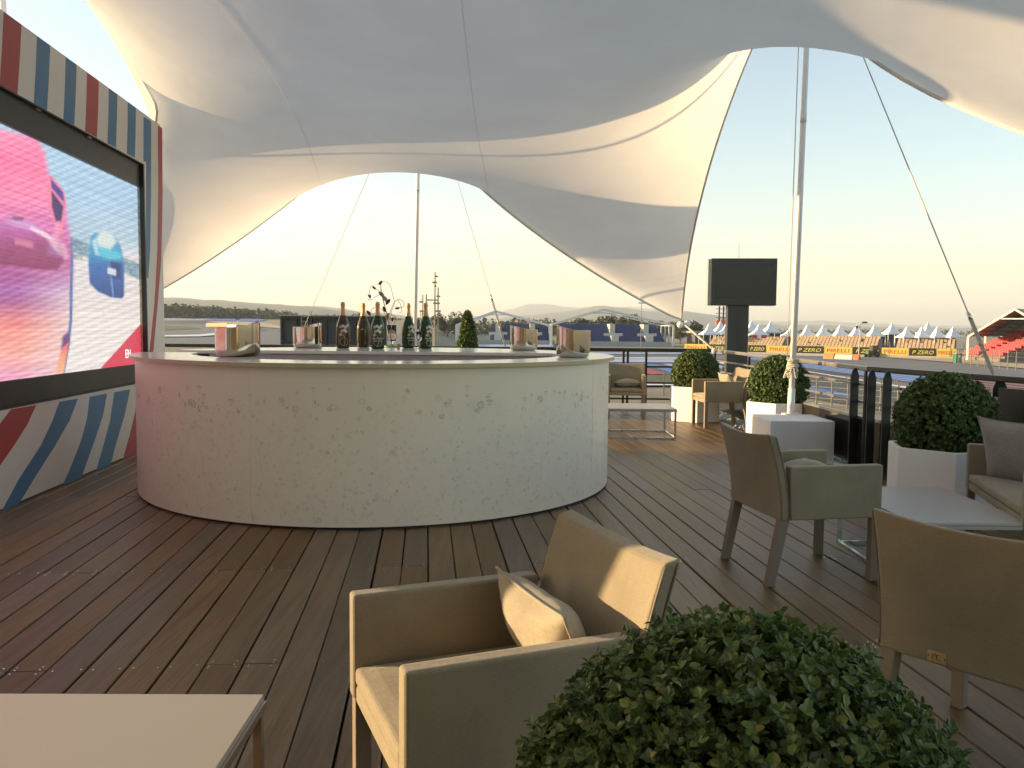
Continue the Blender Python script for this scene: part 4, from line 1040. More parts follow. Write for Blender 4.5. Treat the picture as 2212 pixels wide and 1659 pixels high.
# ================================================================== FURNITURE
def grid_panel(fn, nu, nv, th, name, m, parent):
    """thick panel: fn(u,v) -> (front point, unit thickness vector)"""
    F = []; Bk = []
    for j in range(nv+1):
        for i in range(nu+1):
            p, n = fn(i/nu, j/nv); F.append(p); Bk.append(p + n*th)
    k = len(F); w = nu+1; fs = []
    for j in range(nv):
        for i in range(nu):
            a = j*w+i; fs.append((a, a+1, a+w+1, a+w)); fs.append((k+a, k+a+w, k+a+w+1, k+a+1))
    for i in range(nu):
        fs.append((i+1, i, k+i, k+i+1)); a = nv*w+i; fs.append((a, a+1, k+a+1, k+a))
    for j in range(nv):
        a = j*w; fs.append((a, a+w, k+a+w, k+a)); a = j*w+nu; fs.append((a+w, a, k+a, k+a+w))
    o = MB().add(F+Bk, fs).build(name, m, parent, bevel=.012, seg=3)
    return o
def make_chair(label, loc, face, W_=.60, name='armchair', cat='armchair', group='beige textile armchairs', D_=.60):
    rot = math.atan2(-face[0], face[1])
    o = thing(name, label, cat, (loc[0], loc[1], .0005), rot, group)
    hw = W_/2; at_ = .055; fm = MT['fabric']
    # seat body
    MB().box(-hw+at_+.002, hw-at_-.002, -.235, D_/2-.006, .355, .405).build('seat_base', fm, o, bevel=.010, seg=3)
    def cush(u, v):
        x = (-hw+at_+.006) + (W_-2*at_-.012)*u; y = -.225 + (D_/2+.222)*v
        e = (1-abs(2*u-1)**6)*(1-abs(2*v-1)**6)
        return Vector((x, y, .408 + .048 + .010*e)), Vector((0,0,-1))
    grid_panel(lambda u, v: cush(1-u, v), 10, 10, .045, 'seat_cushion', fm, o)
    for s in (-1, 1):
        x0, x1 = (s*hw, s*(hw-at_)); x0, x1 = min(x0,x1), max(x0,x1)
        pf = [(D_/2, .36), (D_/2, .655), (-.262, .655), (-.255, .5), (-.25, .36)]
        MB().slab([(x0, y, z) for y, z in pf], (1,0,0), at_).build('arm', fm, o, bevel=.010, seg=3)
    def back(u, v):
        z = .358 + .468*v; x = -hw + W_*u
        y = -.256 - .092*max(0, (z-.40)/.43)**1.7 - .020*(1-(2*u-1)**2)*v
        z -= .020*v*(1-(2*u-1)**2)
        return Vector((x, y, z)), Vector((0, -1, .22*v)).normalized()
    bo = grid_panel(lambda u, v: back(1-u, v), 12, 10, .052, 'backrest', fm, o)
    for u in (0.0, 1.0):
        for th_ in (.006, .046):
            ln = []
            for j in range(13):
                p_, n_ = back(u, .03 + .95*j/12); ln.append(p_ + n_*th_ + Vector((.0015 if u > .5 else -.0015, 0, 0)))
            MB().tube(ln, .0032, 5).build('piping', MT['leg'], bo, smooth=True)
    for s in (-1, 1):
        x = s*(hw-.030); w = .023
        vs = [(x-w, D_/2-.052, 0), (x+w, D_/2-.052, 0), (x+w, D_/2-.006, 0), (x-w, D_/2-.006, 0)]
        vs += [(a, b_, .365) for a, b_, c_ in vs]
        MB().add(vs, [(3,2,1,0),(4,5,6,7),(0,1,5,4),(1,2,6,5),(2,3,7,6),(3,0,4,7)]).build('leg', MT['leg'], o, bevel=.004)
        vs = [(x-w, -.372, 0), (x+w, -.372, 0), (x+w, -.326, 0), (x-w, -.326, 0)] + [(x-w, -.303, .385), (x+w, -.303, .385), (x+w, -.245, .385), (x-w, -.245, .385)]
        MB().add(vs, [(3,2,1,0),(4,5,6,7),(0,1,5,4),(1,2,6,5),(2,3,7,6),(3,0,4,7)]).build('leg', MT['leg'], o, bevel=.004)
    return o
def make_pillow(label, loc, rot, size=.44, th=.15, m=None, seed=1, asp=1.0):
    rp_ = random.Random(seed); n = 22
    o = thing('pillow', label, 'pillow', loc); o.rotation_euler = rot; o['group'] = 'loose pillows'
    F = []; Bk = []
    ph = [rp_.uniform(0, 6) for _ in range(6)]
    for j in range(n+1):
        for i in range(n+1):
            u = 2*i/n-1; v = 2*j/n-1
            pin = 1 - .10*(1-u*u)*(v*v) ; pin2 = 1 - .10*(1-v*v)*(u*u)
            x = u*size/2*pin2; y = v*size/2*pin*asp
            t = (max(0, (1-abs(u)**2.6))*max(0, (1-abs(v)**2.6)))**.62*th/2
            e = max(abs(u), abs(v))**3
            wr = .0075*e*(1-e*.5)*math.sin(13*u+ph[0]+2*v)*math.sin(11*v+ph[1]) + .006*math.sin(5*u+3*v+ph[2])*t/th*2 + .010*e*(1-e)*math.sin(20*(u+v)+ph[3])
            F.append((x, y, t + wr*(1-max(abs(u),abs(v))**12))); Bk.append((x, y, -t + wr*.6*(1-max(abs(u),abs(v))**12)))
    k = len(F); w = n+1; fs = []
    for j in range(n):
        for i in range(n):
            a = j*w+i; fs.append((a, a+1, a+w+1, a+w)); fs.append((k+a, k+a+w, k+a+w+1, k+a+1))
    for i in range(n): fs += [(i+1, i, k+i, k+i+1), (n*w+i, n*w+i+1, k+n*w+i+1, k+n*w+i), (i*w, i*w+w, k+i*w+w, k+i*w), (i*w+w+n, i*w+n, k+i*w+n, k+i*w+w+n)]
    c_ = MB().add(F+Bk, fs).build('cover', m or MT['pillow'], o, smooth=True)
    s_ = c_.modifiers.new('sub', 'SUBSURF'); s_.levels = 1; s_.render_levels = 1
    edge = [F[i] for i in range(n+1)] + [F[j*w+n] for j in range(1, n+1)] + [F[n*w+n-i] for i in range(1, n+1)] + [F[(n-j)*w] for j in range(1, n)]
    MB().tube(edge, .0045, 6, closed=True).build('piping', m or MT['pillow'], c_, smooth=True)
    return o
def local(o, p): return o.matrix_world @ Vector(p)
def in_chair(ch, p, label, tilt=-.5, size=.42, m=None, seed=1, yaw=0.0, asp=1.0):
    rz = ch.rotation_euler.z; c_, s_ = math.cos(rz), math.sin(rz)
    q = (ch.location.x + c_*p[0]-s_*p[1], ch.location.y + s_*p[0]+c_*p[1], p[2])
    return make_pillow(label, q, (math.pi/2 + tilt, 0, rz + yaw), size, .15, m, seed, asp)
CH1 = (-.062, 2.119); F1 = Vector((-.925,-.38)); 
ch1 = make_chair('beige textile armchair in the foreground between the low table and the clipped bush', CH1, F1)
in_chair(ch1, (-.01, -.17, .580), 'beige oblong pillow leaning in the foreground armchair', -.45, .45, None, 3, .0, .60)
ch2 = make_chair('beige textile armchair seen from behind beside the white mast box', (1.70, 4.76), Vector((.98,.19)))
in_chair(ch2, (0, -.06, .535), 'pillow lying in the armchair seen from behind beside the mast box', -1.15, .40, None, 5)
ch3 = make_chair('beige textile armchair at the right edge with its back to the camera', (1.64, 2.62), Vector((.77,.64)))
tagm = MB().box(-.028, .028, -.001, .001, -.017, .017).build('maker_tag', mat('brass_tag', (.62,.46,.24), .35, metal=.6, var=.1, scale=90), ch3, bevel=.001)
tagm.location = (-.115, -.3125, .385)
for k in range(2):
    sq = [(math.cos(t)*.007 + (k-.5)*.012, -.0016, math.sin(t)*.008) for t in [i*.5+k for i in range(10)]]
    q = MB().tube(sq, .0011, 5).build('engraving', MT['dark'], tagm)
for s in (-.024, .024):
    q = MB().lathe([(0,.0),(.0025,.0)], 6).build('rivet', MT['dark'], tagm); q.rotation_euler = (math.pi/2,0,0); q.location = (s, -.0018, 0)
ch4 = make_chair('beige textile armchair facing left in front of the far round bush', (2.95, 11.8), Vector((-.995,-.10)))
in_chair(ch4, (0, -.15, .58), 'pillow in the far armchair that faces left', -.5, .40, None, 7)
ch5 = make_chair('beige textile armchair behind the far low table at the end of the bar', (1.78, 12.9), Vector((-.12,-.99)))
in_chair(ch5, (-.02, .02, .515), 'pillow lying flat in the armchair behind the far low table', -1.4, .42, None, 9)
sofa = make_chair('beige textile two-seat sofa at the right edge beside the large planter', (3.16, 4.80), Vector((-.965,.26)), 1.16, 'sofa', 'sofa', None, .62)
in_chair(sofa, (.30, .10, .64), 'grey square pillow standing on the two-seat sofa', -.30, .44, MT['pillow_grey'], 13, .75)

def make_table(label, x0, x1, y0, y1, h=.38, rot=0.0):
    cx_, cy_ = (x0+x1)/2, (y0+y1)/2; a, b_ = (x1-x0)/2, (y1-y0)/2
    o = thing('low_table', label, 'table', (cx_, cy_, .0005), rot, 'white low tables')
    MB().box(-a, a, -b_, b_, h-.016, h).build('table_top', MT['lacquer'], o, bevel=.002)
    tq = .012
    fr = MB(); 
    for sx in (-1, 1): fr.box(sx*(a-.004)-tq, sx*(a-.004)+tq, -b_+.004, b_-.004, h-.0375, h-.0165)
    for sy in (-1, 1): fr.box(-a+.022, a-.022, sy*(b_-.012)-tq, sy*(b_-.012)+tq, h-.037, h-.0168)
    fr.build('top_frame', MT['chrome'], o)
    for sx in (-1, 1):
        for sy in (-1, 1):
            MB().box(sx*(a-.012)-tq, sx*(a-.012)+tq, sy*(b_-.014)-tq, sy*(b_-.014)+tq, .0245, h-.038).build('leg', MT['chrome'], o, bevel=.001)
    fl = MB()
    for sx in (-1, 1): fl.box(sx*(a-.012)-tq, sx*(a-.012)+tq, -b_+.002, b_-.002, 0, .024)
    for sy in (-1, 1): fl.box(-a+.026, a-.026, sy*(b_-.014)-tq, sy*(b_-.014)+tq, .0, .0238)
    fl.build('floor_frame', MT['chrome'], o); return o
TH_ = .38
c1 = gz(573, 1502, TH_)
make_table('white low table in the bottom left corner with chrome frame', c1.x-.95, c1.x, c1.y-.95, c1.y, TH_, .012)
c2 = gz(2030, 1052, TH_)
make_table('white low table at the right between the two armchairs and the sofa', c2.x-.66, c2.x, c2.y-1.0, c2.y, TH_)
c3 = gz(1462, 884, TH_); 
make_table('white low table beyond the right end of the bar', c3.x-.95, c3.x, c3.y, c3.y+.75, TH_, .0)

# white box under the mast
bx = thing('mast_box', 'white cloth-covered box at the foot of the right mast', 'box', (MAST3_B.x, MAST3_B.y, 0))
bl, brt = gz(1665, 909, .45), gz(1800, 909, .45); bw = brt.x-bl.x; cxm = (bl.x+brt.x)/2-MAST3_B.x; y0 = bl.y-MAST3_B.y
MB().box(cxm-bw/2, cxm+bw/2, y0, y0+bw*1.02, .004, .4495).build('cover', MT['boxwhite'], bx, bevel=.008, seg=3)
MB().box(cxm-bw/2+.02, cxm+bw/2-.02, y0+.02, y0+bw*1.0, .0, .0038).build('base', MT['dark'], bx)

# ---- clipped bushes in white planters
def sprigs(cen, R, n, ll, seed, sq=(1,1,1), shell=(.86,1.02), low=-1.0, per=6):
    rg = random.Random(seed); vs = []; fs = []
    lump = [(Vector((rg.gauss(0,1), rg.gauss(0,1), rg.gauss(0,1))).normalized(), rg.uniform(-.05,.05)) for _ in range(26)]
    for _ in range(n):
        d = Vector((rg.gauss(0,1), rg.gauss(0,1), rg.gauss(0,1))).normalized()
        if d.z < low: continue
        rad = R*(rg.uniform(*shell) if rg.random() > .02 else rg.uniform(1.02, 1.07)) * (1 + sum(k*max(0, d.dot(q)-.6)*1.6 for q, k in lump))
        p = Vector((d.x*sq[0]*rad, d.y*sq[1]*rad, d.z*sq[2]*rad)) + cen
        ax = (d*.8 + Vector((rg.gauss(0,.45), rg.gauss(0,.45), rg.gauss(.25,.45)))).normalized()
        s1 = ax.cross(Vector((rg.gauss(0,1), rg.gauss(0,1), rg.gauss(0,1)))).normalized(); s2 = ax.cross(s1)
        for k in range(per):
            t = k*2.4 + rg.random(); out = (s1*math.cos(t) + s2*math.sin(t))
            dr = (out*rg.uniform(.75,1.1) + ax*rg.uniform(.25,.9)).normalized(); L = ll*rg.uniform(.7, 1.2)
            b0 = p + ax*(ll*.32*(k/2)); wv = dr.cross(ax)
            if wv.length < 1e-3: continue
            wv = wv.normalized()*L*.34; up = wv.cross(dr).normalized()*L*.10
            o = len(vs)
            vs += [tuple(b0), tuple(b0 + dr*L*.35 + wv + up), tuple(b0 + dr*L*.75 + wv*.8 + up*.8), tuple(b0 + dr*L - up*.6), tuple(b0 + dr*L*.75 - wv*.8 + up*.8), tuple(b0 + dr*L*.35 - wv + up), tuple(b0 + dr*L*.55 - up*.3)]
            fs += [(o, o+6, o+2, o+1), (o+6, o+3, o+2), (o, o+5, o+4, o+6), (o+6, o+4, o+3)]
    mb = MB(); mb.v = vs; mb.f = fs; mb.m = [0]*len(fs); return mb
def make_planter(label, loc, rot, R=.34, ph=.52, pr=.40, n=4200, ll=.024, zc=.72, mesh=None, sides=6):
    o = thing('planter_bush', label, 'planter', (loc[0], loc[1], .0005), rot, 'round clipped bushes in white planters')
    po = [(pr*math.cos(2*math.pi*i/sides), pr*math.sin(2*math.pi*i/sides)) for i in range(sides)]
    pi_ = [(x*.90, y*.90) for x, y in po]
    vs = [(x,y,0) for x,y in po] + [(x,y,ph) for x,y in po] + [(x,y,ph) for x,y in pi_] + [(x,y,ph-.09) for x,y in pi_]
    s = sides; fs = [tuple(range(s-1,-1,-1))]
    for i in range(s):
        j = (i+1) % s; fs += [(i,j,s+j,s+i), (s+i,s+j,2*s+j,2*s+i), (2*s+i,2*s+j,3*s+j,3*s+i)]
    MB().add(vs, fs).build('pot', MT['pot'], o, bevel=.006)
    MB().add([(x*.995,y*.995,ph-.05) for x,y in pi_], [tuple(range(s))]).build('soil', MT['soil'], o)
    if mesh is None:
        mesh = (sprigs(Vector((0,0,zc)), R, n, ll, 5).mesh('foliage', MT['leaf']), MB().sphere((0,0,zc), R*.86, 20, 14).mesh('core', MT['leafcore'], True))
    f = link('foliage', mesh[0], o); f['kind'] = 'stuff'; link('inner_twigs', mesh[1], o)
    return o, mesh
pb1 = gz(1506, 911); pb3 = gz(2040, 1070)
p1, pm_ = make_planter('far round clipped bush in a white planter by the railing corner', (pb1.x, pb1.y+.22), .42)
q2 = atd(1681, 830, 10.0)
p2, _ = make_planter('round clipped bush in a white planter directly behind the mast box', (q2.x, q2.y), .16, mesh=pm_)
q3 = atd(2040, 880, 6.25)
p3, _ = make_planter('large round clipped bush in a white planter beside the sofa', (q3.x, q3.y), .27, mesh=pm_)
q0 = Vector((.298, 1.03, 0))
p0, _ = make_planter('dense round clipped bush filling the bottom right foreground', (q0.x, q0.y), .3, R=.30, n=13500, ll=.0136, zc=.705, ph=.5, pr=.36)
# small upright cone tree behind the bar
ct = gz(1010, 668, 0); cb = atd(1010, 745, 13.2)
cone = thing('cone_tree', 'small cone-shaped evergreen in a pot behind the bar', 'potted tree', (cb.x, cb.y, .0005))
rg = random.Random(8); vs = []; fs = []
ztop = atd(1010, 669, 13.2).z
cm_ = MB()
for layer in range(150):
    f = layer/149; z = .42 + (ztop-.46)*f; rad = .235*(1-f)**.75 + .02
    sub = sprigs(Vector((0,0,z)), rad, int(8+26*(1-f)), .038, 100+layer, (1,1,.25), (.8,1.08), per=4)
    cm_.add(sub.v, sub.f)
f_ = cm_.build('foliage', MT['leaf'], cone); f_['kind'] = 'stuff'
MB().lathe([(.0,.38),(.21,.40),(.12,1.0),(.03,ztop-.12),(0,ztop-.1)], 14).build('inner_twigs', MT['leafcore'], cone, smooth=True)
MB().tube([(0,0,.3),(0,0,.6)], .025, 8).build('trunk', MT['bark'], cone)
MB().lathe([(0,0),(.17,0),(.20,.36),(.185,.36),(.17,.30),(0,.30)], 20).build('pot', MT['pot'], cone, smooth=False)

# ---- lounge building behind the viewer: posts, pale walls chosen for warm bounce and a flat roof that the canopy meets
fac = thing('lounge_building', 'open-fronted lounge building at the back of the terrace', 'building', (0, -1.1, 0))
bwm = mat('lounge_wall', (.66,.56,.43), .7, var=.06); bfl = mat('lounge_floor', (.10,.07,.045), .6)
MB().box(-7.5, 1.2, -2.6, -2.4, .0, 4.2).build('back_wall', bwm, fac)
MB().box(-7.3, 1.0, -2.4, 0, -.06, -.04).build('floor', bfl, fac)
MB().box(-3.35, -3.15, .001, 3.1, 0, 1.65).build('added_shade_wall', bwm, fac)  # unseen wall added to keep the low sun off the bush and table
MB().box(-7.5, -7.3, -2.4, 0, .0, 4.2).build('side_wall', bwm, fac); MB().box(1.0, 1.2, -2.4, 0, .0, 4.2).build('side_wall', bwm, fac)
MB().box(-7.6, 1.3, -2.7, .3, 4.2, 4.45).build('roof', bwm, fac)
for i in range(5): MB().box(-7.25+1.8*i-.05, -7.25+1.8*i+.05, -.1, .0, 0, 4.199).build('mullion', MT['dark'], fac)

# ================================================================== BEYOND THE TERRACE
def G(x, y): return gz(x, y, ZG)
def dist_for(x, y): return G(x, y).y
# ---- large outdoor monitor on a column
td = 40.0
tp = atd(1588, 760, td); tot = thing('outdoor_monitor', 'large switched-off outdoor screen on a dark square column beyond the railing', 'screen', (tp.x, td, ZG), -.10)
s_ = td/FPX
zt, zb = atd(1596, 559, td).z - ZG, atd(1596, 660, td).z - ZG
wx = 137*s_; cx0 = 12*s_
dk = mat('monitor_grey', (.030,.030,.028), .5, var=.08); side = mat('monitor_side', (.30,.29,.26), .5)
MB().box(cx0-wx/2, cx0+wx/2, -.30, .55, zb, zt).build('cabinet', [dk], tot, bevel=.02)
MB().box(cx0-wx/2-.14, cx0-wx/2-.002, -.24, .55, zb+.02, zt-.04).build('side_cover', side, tot)
MB().box(cx0-wx/2+.22, cx0+wx/2-.16, -.325, -.301, zb+.36, zt-.34).build('display', mat('display_black', (.010,.010,.010), .22, var=.1), tot)
MB().box(-.43, .57, -.16, .5, 0, zb-.002).build('column', dk, tot, bevel=.02)
MB().box(.02, .34, -.172, -.161, .2, zb-.16).build('column_inlay', MT['dark'], tot)
MB().tube([(cx0-.2,.1,zt+.001),(cx0-.2,.1,zt+.75)], .014, 6).build('antenna', MT['railalu'], tot)
# ---- advertising boards along the far side of the track
yel = mat('board_yellow', (.56,.45,.09), .55, var=.06, scale=.6); blk = mat('board_black', (.018,.020,.012), .5, var=.2); redl = mat('letter_red', (.50,.035,.02), .5); yell = mat('letter_yellow', (.66,.60,.10), .5)
px = [1478,1527,1578,1616,1654,1716,1779,1841,1903,1963,2022,2066]
def by(x): return 759.5 + (773.5-759.5)*(x-1478)/(2066-1478)
bnames = ['second','third','fourth']
for i in range(len(px)-1):
    a, b_ = G(px[i]+.4, by(px[i])), G(px[i+1]-.4, by(px[i+1])); d = b_-a; L = d.length; h = 1.28; isy = i % 2 == 0
    m_ = (a+b_)/2; lab = ['leftmost','first','second','second','third','third','fourth','fourth','fifth','rightmost','rightmost'][i] + (' yellow' if isy else ' black') + ' advertising board with ' + ('red' if isy else 'yellow') + ' lettering beyond the track'
    o = thing('advertising_board', lab, 'board', (m_.x, m_.y, ZG+.02), math.atan2(d.y, d.x), 'advertising boards')
    pn_ = MB().box(-L/2, L/2, 0, .14, 0, h).build('panel', yel if isy else blk, o, bevel=.01)
    tm = text_mesh('PIRELLI' if isy else 'P ZERO', h*.60, 0 if isy else .28, .004); tm.materials.append(redl if isy else yell)
    xs_ = [v.co.x for v in tm.vertices]; k = min(1.4, .80*L/max(.1, max(xs_)-min(xs_)))
    for v in tm.vertices: v.co.x *= k
    t_ = bpy.data.objects.new('lettering', tm); COL.objects.link(t_); t_.parent = pn_; t_.location = (0, -.012, h*.52)
    for s in (-1, 1): MB().box(s*(L/2-.4)-.04, s*(L/2-.4)+.04, .141, .6, 0, .08).build('brace', MT['railalu'], o)
# kerb wall below the boards
a, b_ = G(1478, by(1478)+2.5), G(2066, by(2066)+2.8)
lw = MB().bar((a.x,a.y,ZG+.18), (b_.x,b_.y,ZG+.18), .3, .36).build('track_wall', conc); tag(lw, 'low pale concrete wall in front of the advertising boards', 'wall')
# ---- rows of peaked white tents
tentw = mat('tent_white', (.78,.77,.75), .6, var=.03, scale=.8); tpost = mat('tent_post', (.66,.64,.60), .5)
def tent_mesh(w=3.05, eave=2.35, apex=4.35):
    rf = MB(); n = 7; vs = []
    for k in range(n):
        f = k/(n-1); r = w/2*(1-f)**1.0*(1-.38*math.sin(math.pi*f)) if k < n-1 else .02
        z = eave + (apex-eave)*f
        pts = [(-1,-1),(0,-1),(1,-1),(1,0),(1,1),(0,1),(-1,1),(-1,0)]
        for i, (x, y) in enumerate(pts):
            q = 1.0 if i % 2 == 0 else .93; vs.append((x*r*q, y*r*q, z))
    fs = [(k*8+i, k*8+(i+1) % 8, (k+1)*8+(i+1) % 8, (k+1)*8+i) for k in range(n-1) for i in range(8)]
    rf.add(vs, fs); rf.box(-w/2, w/2, -w/2, -w/2+.02, eave-.22, eave); rf.box(-w/2, w/2, w/2-.02, w/2, eave-.22, eave)
    rf.box(-w/2, -w/2+.02, -w/2+.02, w/2-.02, eave-.22, eave); rf.box(w/2-.02, w/2, -w/2+.02, w/2-.02, eave-.22, eave)
    rf.tube([(0,0,apex-.05),(0,0,apex+.3)], [.035,.01], 6)
    ps = MB().box(-.05,.05,-.05,.05,0,eave-.1)
    return rf.mesh('roof', tentw), ps.mesh('post', tpost), w
TM = tent_mesh()
def tent(px_, py_eave, d, label, group, sc=1.0, rot=0.0):
    q = atd(px_, py_eave, d); o = thing('peaked_tent', label, 'tent', (q.x, d, q.z-2.35*sc), rot, group); o.scale = (sc, sc, sc)
    link('roof', TM[0], o)
    w = TM[2]/2-.06
    for sx in (-1, 1):
        for sy in (-1, 1):
            p_ = link('post', TM[1], o); p_.location = (sx*w, sy*w, 0); p_.scale = (1,1,1)
    return o
dB = lambda x: G(x, by(x)).y
for i, x in enumerate((1709,1743,1778,1814,1850,1888)):
    tent(x, 724.5, dB(x)+10, ['leftmost','second','third','fourth','fifth','rightmost'][i] + ' white peaked tent in the row of six behind the boards', 'peaked tents, middle row', (dB(x)+10)*35/FPX/3.05, .05)
for i, x in enumerate((1958,1990.5,2024,2058)):
    tent(x, 727.5, dB(x)+6, ['leftmost','second','third','rightmost'][i] + ' sunlit white peaked tent in the row of four on the right', 'peaked tents, right row', (dB(x)+6)*33.5/FPX/3.05, .12)
for i, (x, y, dd, lab) in enumerate(((1531,721,8,'white peaked tent left of the outdoor screen column'),(1568,721,8,'white peaked tent half hidden by the left of the screen column'),(1639,722,8,'white peaked tent just right of the outdoor screen column'),(1556,716,26,'pale peaked tent in the back row left of the screen column'),(1623,715,26,'pale peaked tent in the back row right of the screen column'),(1664,716,30,'white peaked tent behind, between the screen column and the white mast'),(1926,720,28,'grey peaked tent in the back row between the two tent rows'),(2003,719,34,'white tent tip in the back row above the right tent row'))):
    tent(x, y, dB(1650)+dd, lab, 'peaked tents, scattered', (dB(1650)+dd)*34/FPX/3.05, .08)
fl = atd(1640, 727, dB(1650)+5); fo = thing('banner', 'red and white banner hanging under a tent right of the screen column', 'banner', tuple(fl)); 
MB().box(-1.1,-.35,0,.02,-.25,.25).build('red_end', pred, fo); MB().box(-.349,.349,0,.02,-.25,.25).build('white_middle', tentw, fo); MB().box(.35,1.1,0,.02,-.25,.25).build('red_end', pred, fo)
# ---- seats under the tents
seat = MB(); sm = random.Random(2)
def seat_block(x0, x1, rows, d0, zb_):
    a = atd(x0, 745, dB(x0)+d0); b2 = atd(x1, 745, dB(x1)+d0); L = (b2-a); L.z = 0; n = int(L.length/.52); u = L.normalized(); bk = Vector((-u.y, u.x, 0))
    for r_ in range(rows):
        for i in range(n):
            if sm.random() < .03: continue
            p = Vector((a.x, a.y, ZG+zb_)) + u*(i+.5)*.52 + bk*(r_*.72) + Vector((0,0,.30*r_))
            M = Matrix.Translation(p) @ Matrix.Rotation(math.atan2(u.y, u.x), 4, 'Z')
            seat.box(-.20,.20,-.18,.18,.40,.45, 0, M); seat.box(-.20,.20,.16,.20,.45,.82, 0, M)
    return a, b2, u, bk
terr = MB()
for x0, x1, rows, d0 in ((1530,1694,5,3.2),(1704,1900,6,3.2),(1935,2064,6,2.6)):
    a, b2, u, bk = seat_block(x0, x1, rows, d0, 0.6)
    for r_ in range(rows):
        p = a + bk*(r_*.72-.4); q = b2 + bk*(r_*.72-.4); zz = .6+.30*r_+.38
        M = Matrix.Translation(Vector((p.x, p.y, ZG))) @ Matrix.Rotation(math.atan2(u.y, u.x), 4, 'Z'); terr.box(0, (q-p).length, 0, .72, 0, zz, 0, M)
st = thing('tan_grandstand', 'low grandstand of tan seats under the white tents', 'grandstand', (0,0,0))
o = seat.build('seats', mat('seat_tan', (.50,.37,.24), .7, var=.15, scale=2), st); o['kind'] = 'stuff'
terr.build('tiers', mat('tier_grey', (.20,.185,.165), .8, var=.1), st)
bkh = thing('pavilion', 'long low dark-roofed building behind the white tents', 'building', tuple(Vector((G(1880,760).x, dB(1880)+46, ZG))))
MB().box(-26, 26, 0, 8, 0, 2.9).build('wall', mat('pavilion_wall', (.08,.075,.07), .8), bkh); MB().box(-27, 27, -1, 9, 2.9, 3.3).build('roof', mat('pavilion_roof', (.26,.26,.26), .7), bkh)
for i in range(13): MB().box(-25+4*i, -23+4*i, -.06, -.002, 1.2, 2.4).build('window', mat('pane_dark', (.03,.035,.04), .15), bkh)

# ---- roofed stand with red seats on the right
rsd = 104.0; rp0 = atd(2190, 720, rsd)
rst = thing('red_grandstand', 'gable-roofed grandstand with red seats at the right edge', 'grandstand', (rp0.x, rsd, ZG), -.80)
hwid = 5.2; ze = atd(2092, 727, rsd+3.7).z-ZG; za = atd(2190, 668, rsd).z-ZG
cream = mat('stand_cream', (.72,.66,.56), .6); brn = mat('stand_ceiling', (.34,.27,.23), .8, var=.05)
MB().bar((-hwid,0,ze), (0,0,za), .28, .24).build('gable_beam', cream, rst); MB().bar((0,0,za), (hwid,0,ze), .28, .24).build('gable_beam', cream, rst)
MB().bar((-hwid*.36,0,ze+(za-ze)*.66), (hwid*.36,0,ze+(za-ze)*.66), .14, .14).build('tie_beam', cream, rst)
for s in (-1, 1):
    MB().add([(s*hwid,.1,ze+.02),(0,.1,za+.02),(0,30,za+.02),(s*hwid,30,ze+.02),(s*hwid,.1,ze+.1),(0,.1,za+.1),(0,30,za+.1),(s*hwid,30,ze+.1)], [(0,1,2,3),(7,6,5,4),(0,4,5,1),(2,6,7,3),(0,3,7,4),(1,5,6,2)]).build('roof_sheet', brn, rst)
    for k in range(7): 
        f = (k+.5)/7; MB().bar((s*hwid*(1-f), .3, ze+(za-ze)*f-.08), (s*hwid*(1-f), 29, ze+(za-ze)*f-.08), .12, .12).build('purlin', mat('purlin', (.22,.17,.145), .8), rst)
    for k in range(1, 5): MB().bar((s*hwid, k*7, ze-.1), (0, k*7, za-.1), .2, .2).build('rafter', mat('rafter', (.24,.19,.16), .8), rst)
    for k in range(5): MB().box(s*hwid-.13, s*hwid+.13, k*7-.13, k*7+.13, 0, ze).build('post', cream, rst)
rsd_red = mat('seat_red', (.55,.06,.07), .6, var=.15, scale=3)
rows = MB(); tr2 = MB()
for r_ in range(10):                                             # tiers climb to the right
    xb = -2.6 + r_*.74; zb2 = .5 + r_*.30
    tr2.box(xb, xb+.74, -1.5, 7.5, 0, zb2)
    for i in range(17):
        y = -1.3 + i*.52
        if i in (8, 9): continue
        rows.box(xb+.2, xb+.55, y, y+.44, zb2+.32, zb2+.40); rows.box(xb+.55, xb+.62, y, y+.44, zb2+.40, zb2+.85)
o = rows.build('seats', rsd_red, rst); o['kind'] = 'stuff'; o.rotation_euler = (0, 0, .80); o2 = tr2.build('tiers', mat('tier_dark', (.16,.13,.115), .85), rst); o2.rotation_euler = (0, 0, .80)
# ---- wire fence, box, lamp posts, tractor, barriers
def fence(pts, n, h, label, m=None, cat='fence'):
    a, b_ = G(*pts[0]), G(*pts[1]); o = thing('wire_fence', label, cat, tuple(a), 0, 'wire fences')
    d = b_-a
    for i in range(n):
        q = d*(i/(n-1)); MB().box(q.x-.035, q.x+.035, q.y-.035, q.y+.035, 0, h).build('post', m or MT['railalu'], o)
        if i % 1 == 0: MB().bar((q.x,q.y,h), (q.x-.18,q.y-.1,h+.28), .04).build('bent_top', m or MT['railalu'], o)
    for k in range(5): MB().bar(Vector((0,0,.15+(h-.2)*k/4)), d+Vector((0,0,.15+(h-.2)*k/4)), .012).build('wire', MT['railalu'], o)
fence([(2070,787),(2300,816)], 14, 1.9, 'wire fence with thin posts in front of the red grandstand')
fence([(1700,872),(2100,905)], 12, 1.35, 'thin wire fence on the ground below the railing by the mast box')
fence([(1180,850),(1520,856)], 9, 1.3, 'thin wire fence on the sand below the railing past the bar')
gb = G(2071, 785); o = thing('green_cabin', 'small green cabin beside the fence in front of the red grandstand', 'cabin', tuple(gb))
MB().box(-.36,.36,0,.7,0,1.15).build('body', mat('cabin_green', (.02,.16,.09), .5), o, bevel=.03); MB().box(-.39,.39,-.03,.73,1.15,1.22).build('roof', mat('cabin_roof', (.30,.33,.32), .6), o); MB().box(-.14,.16,-.012,-.001,.72,.95).build('notice', pwhite, o)
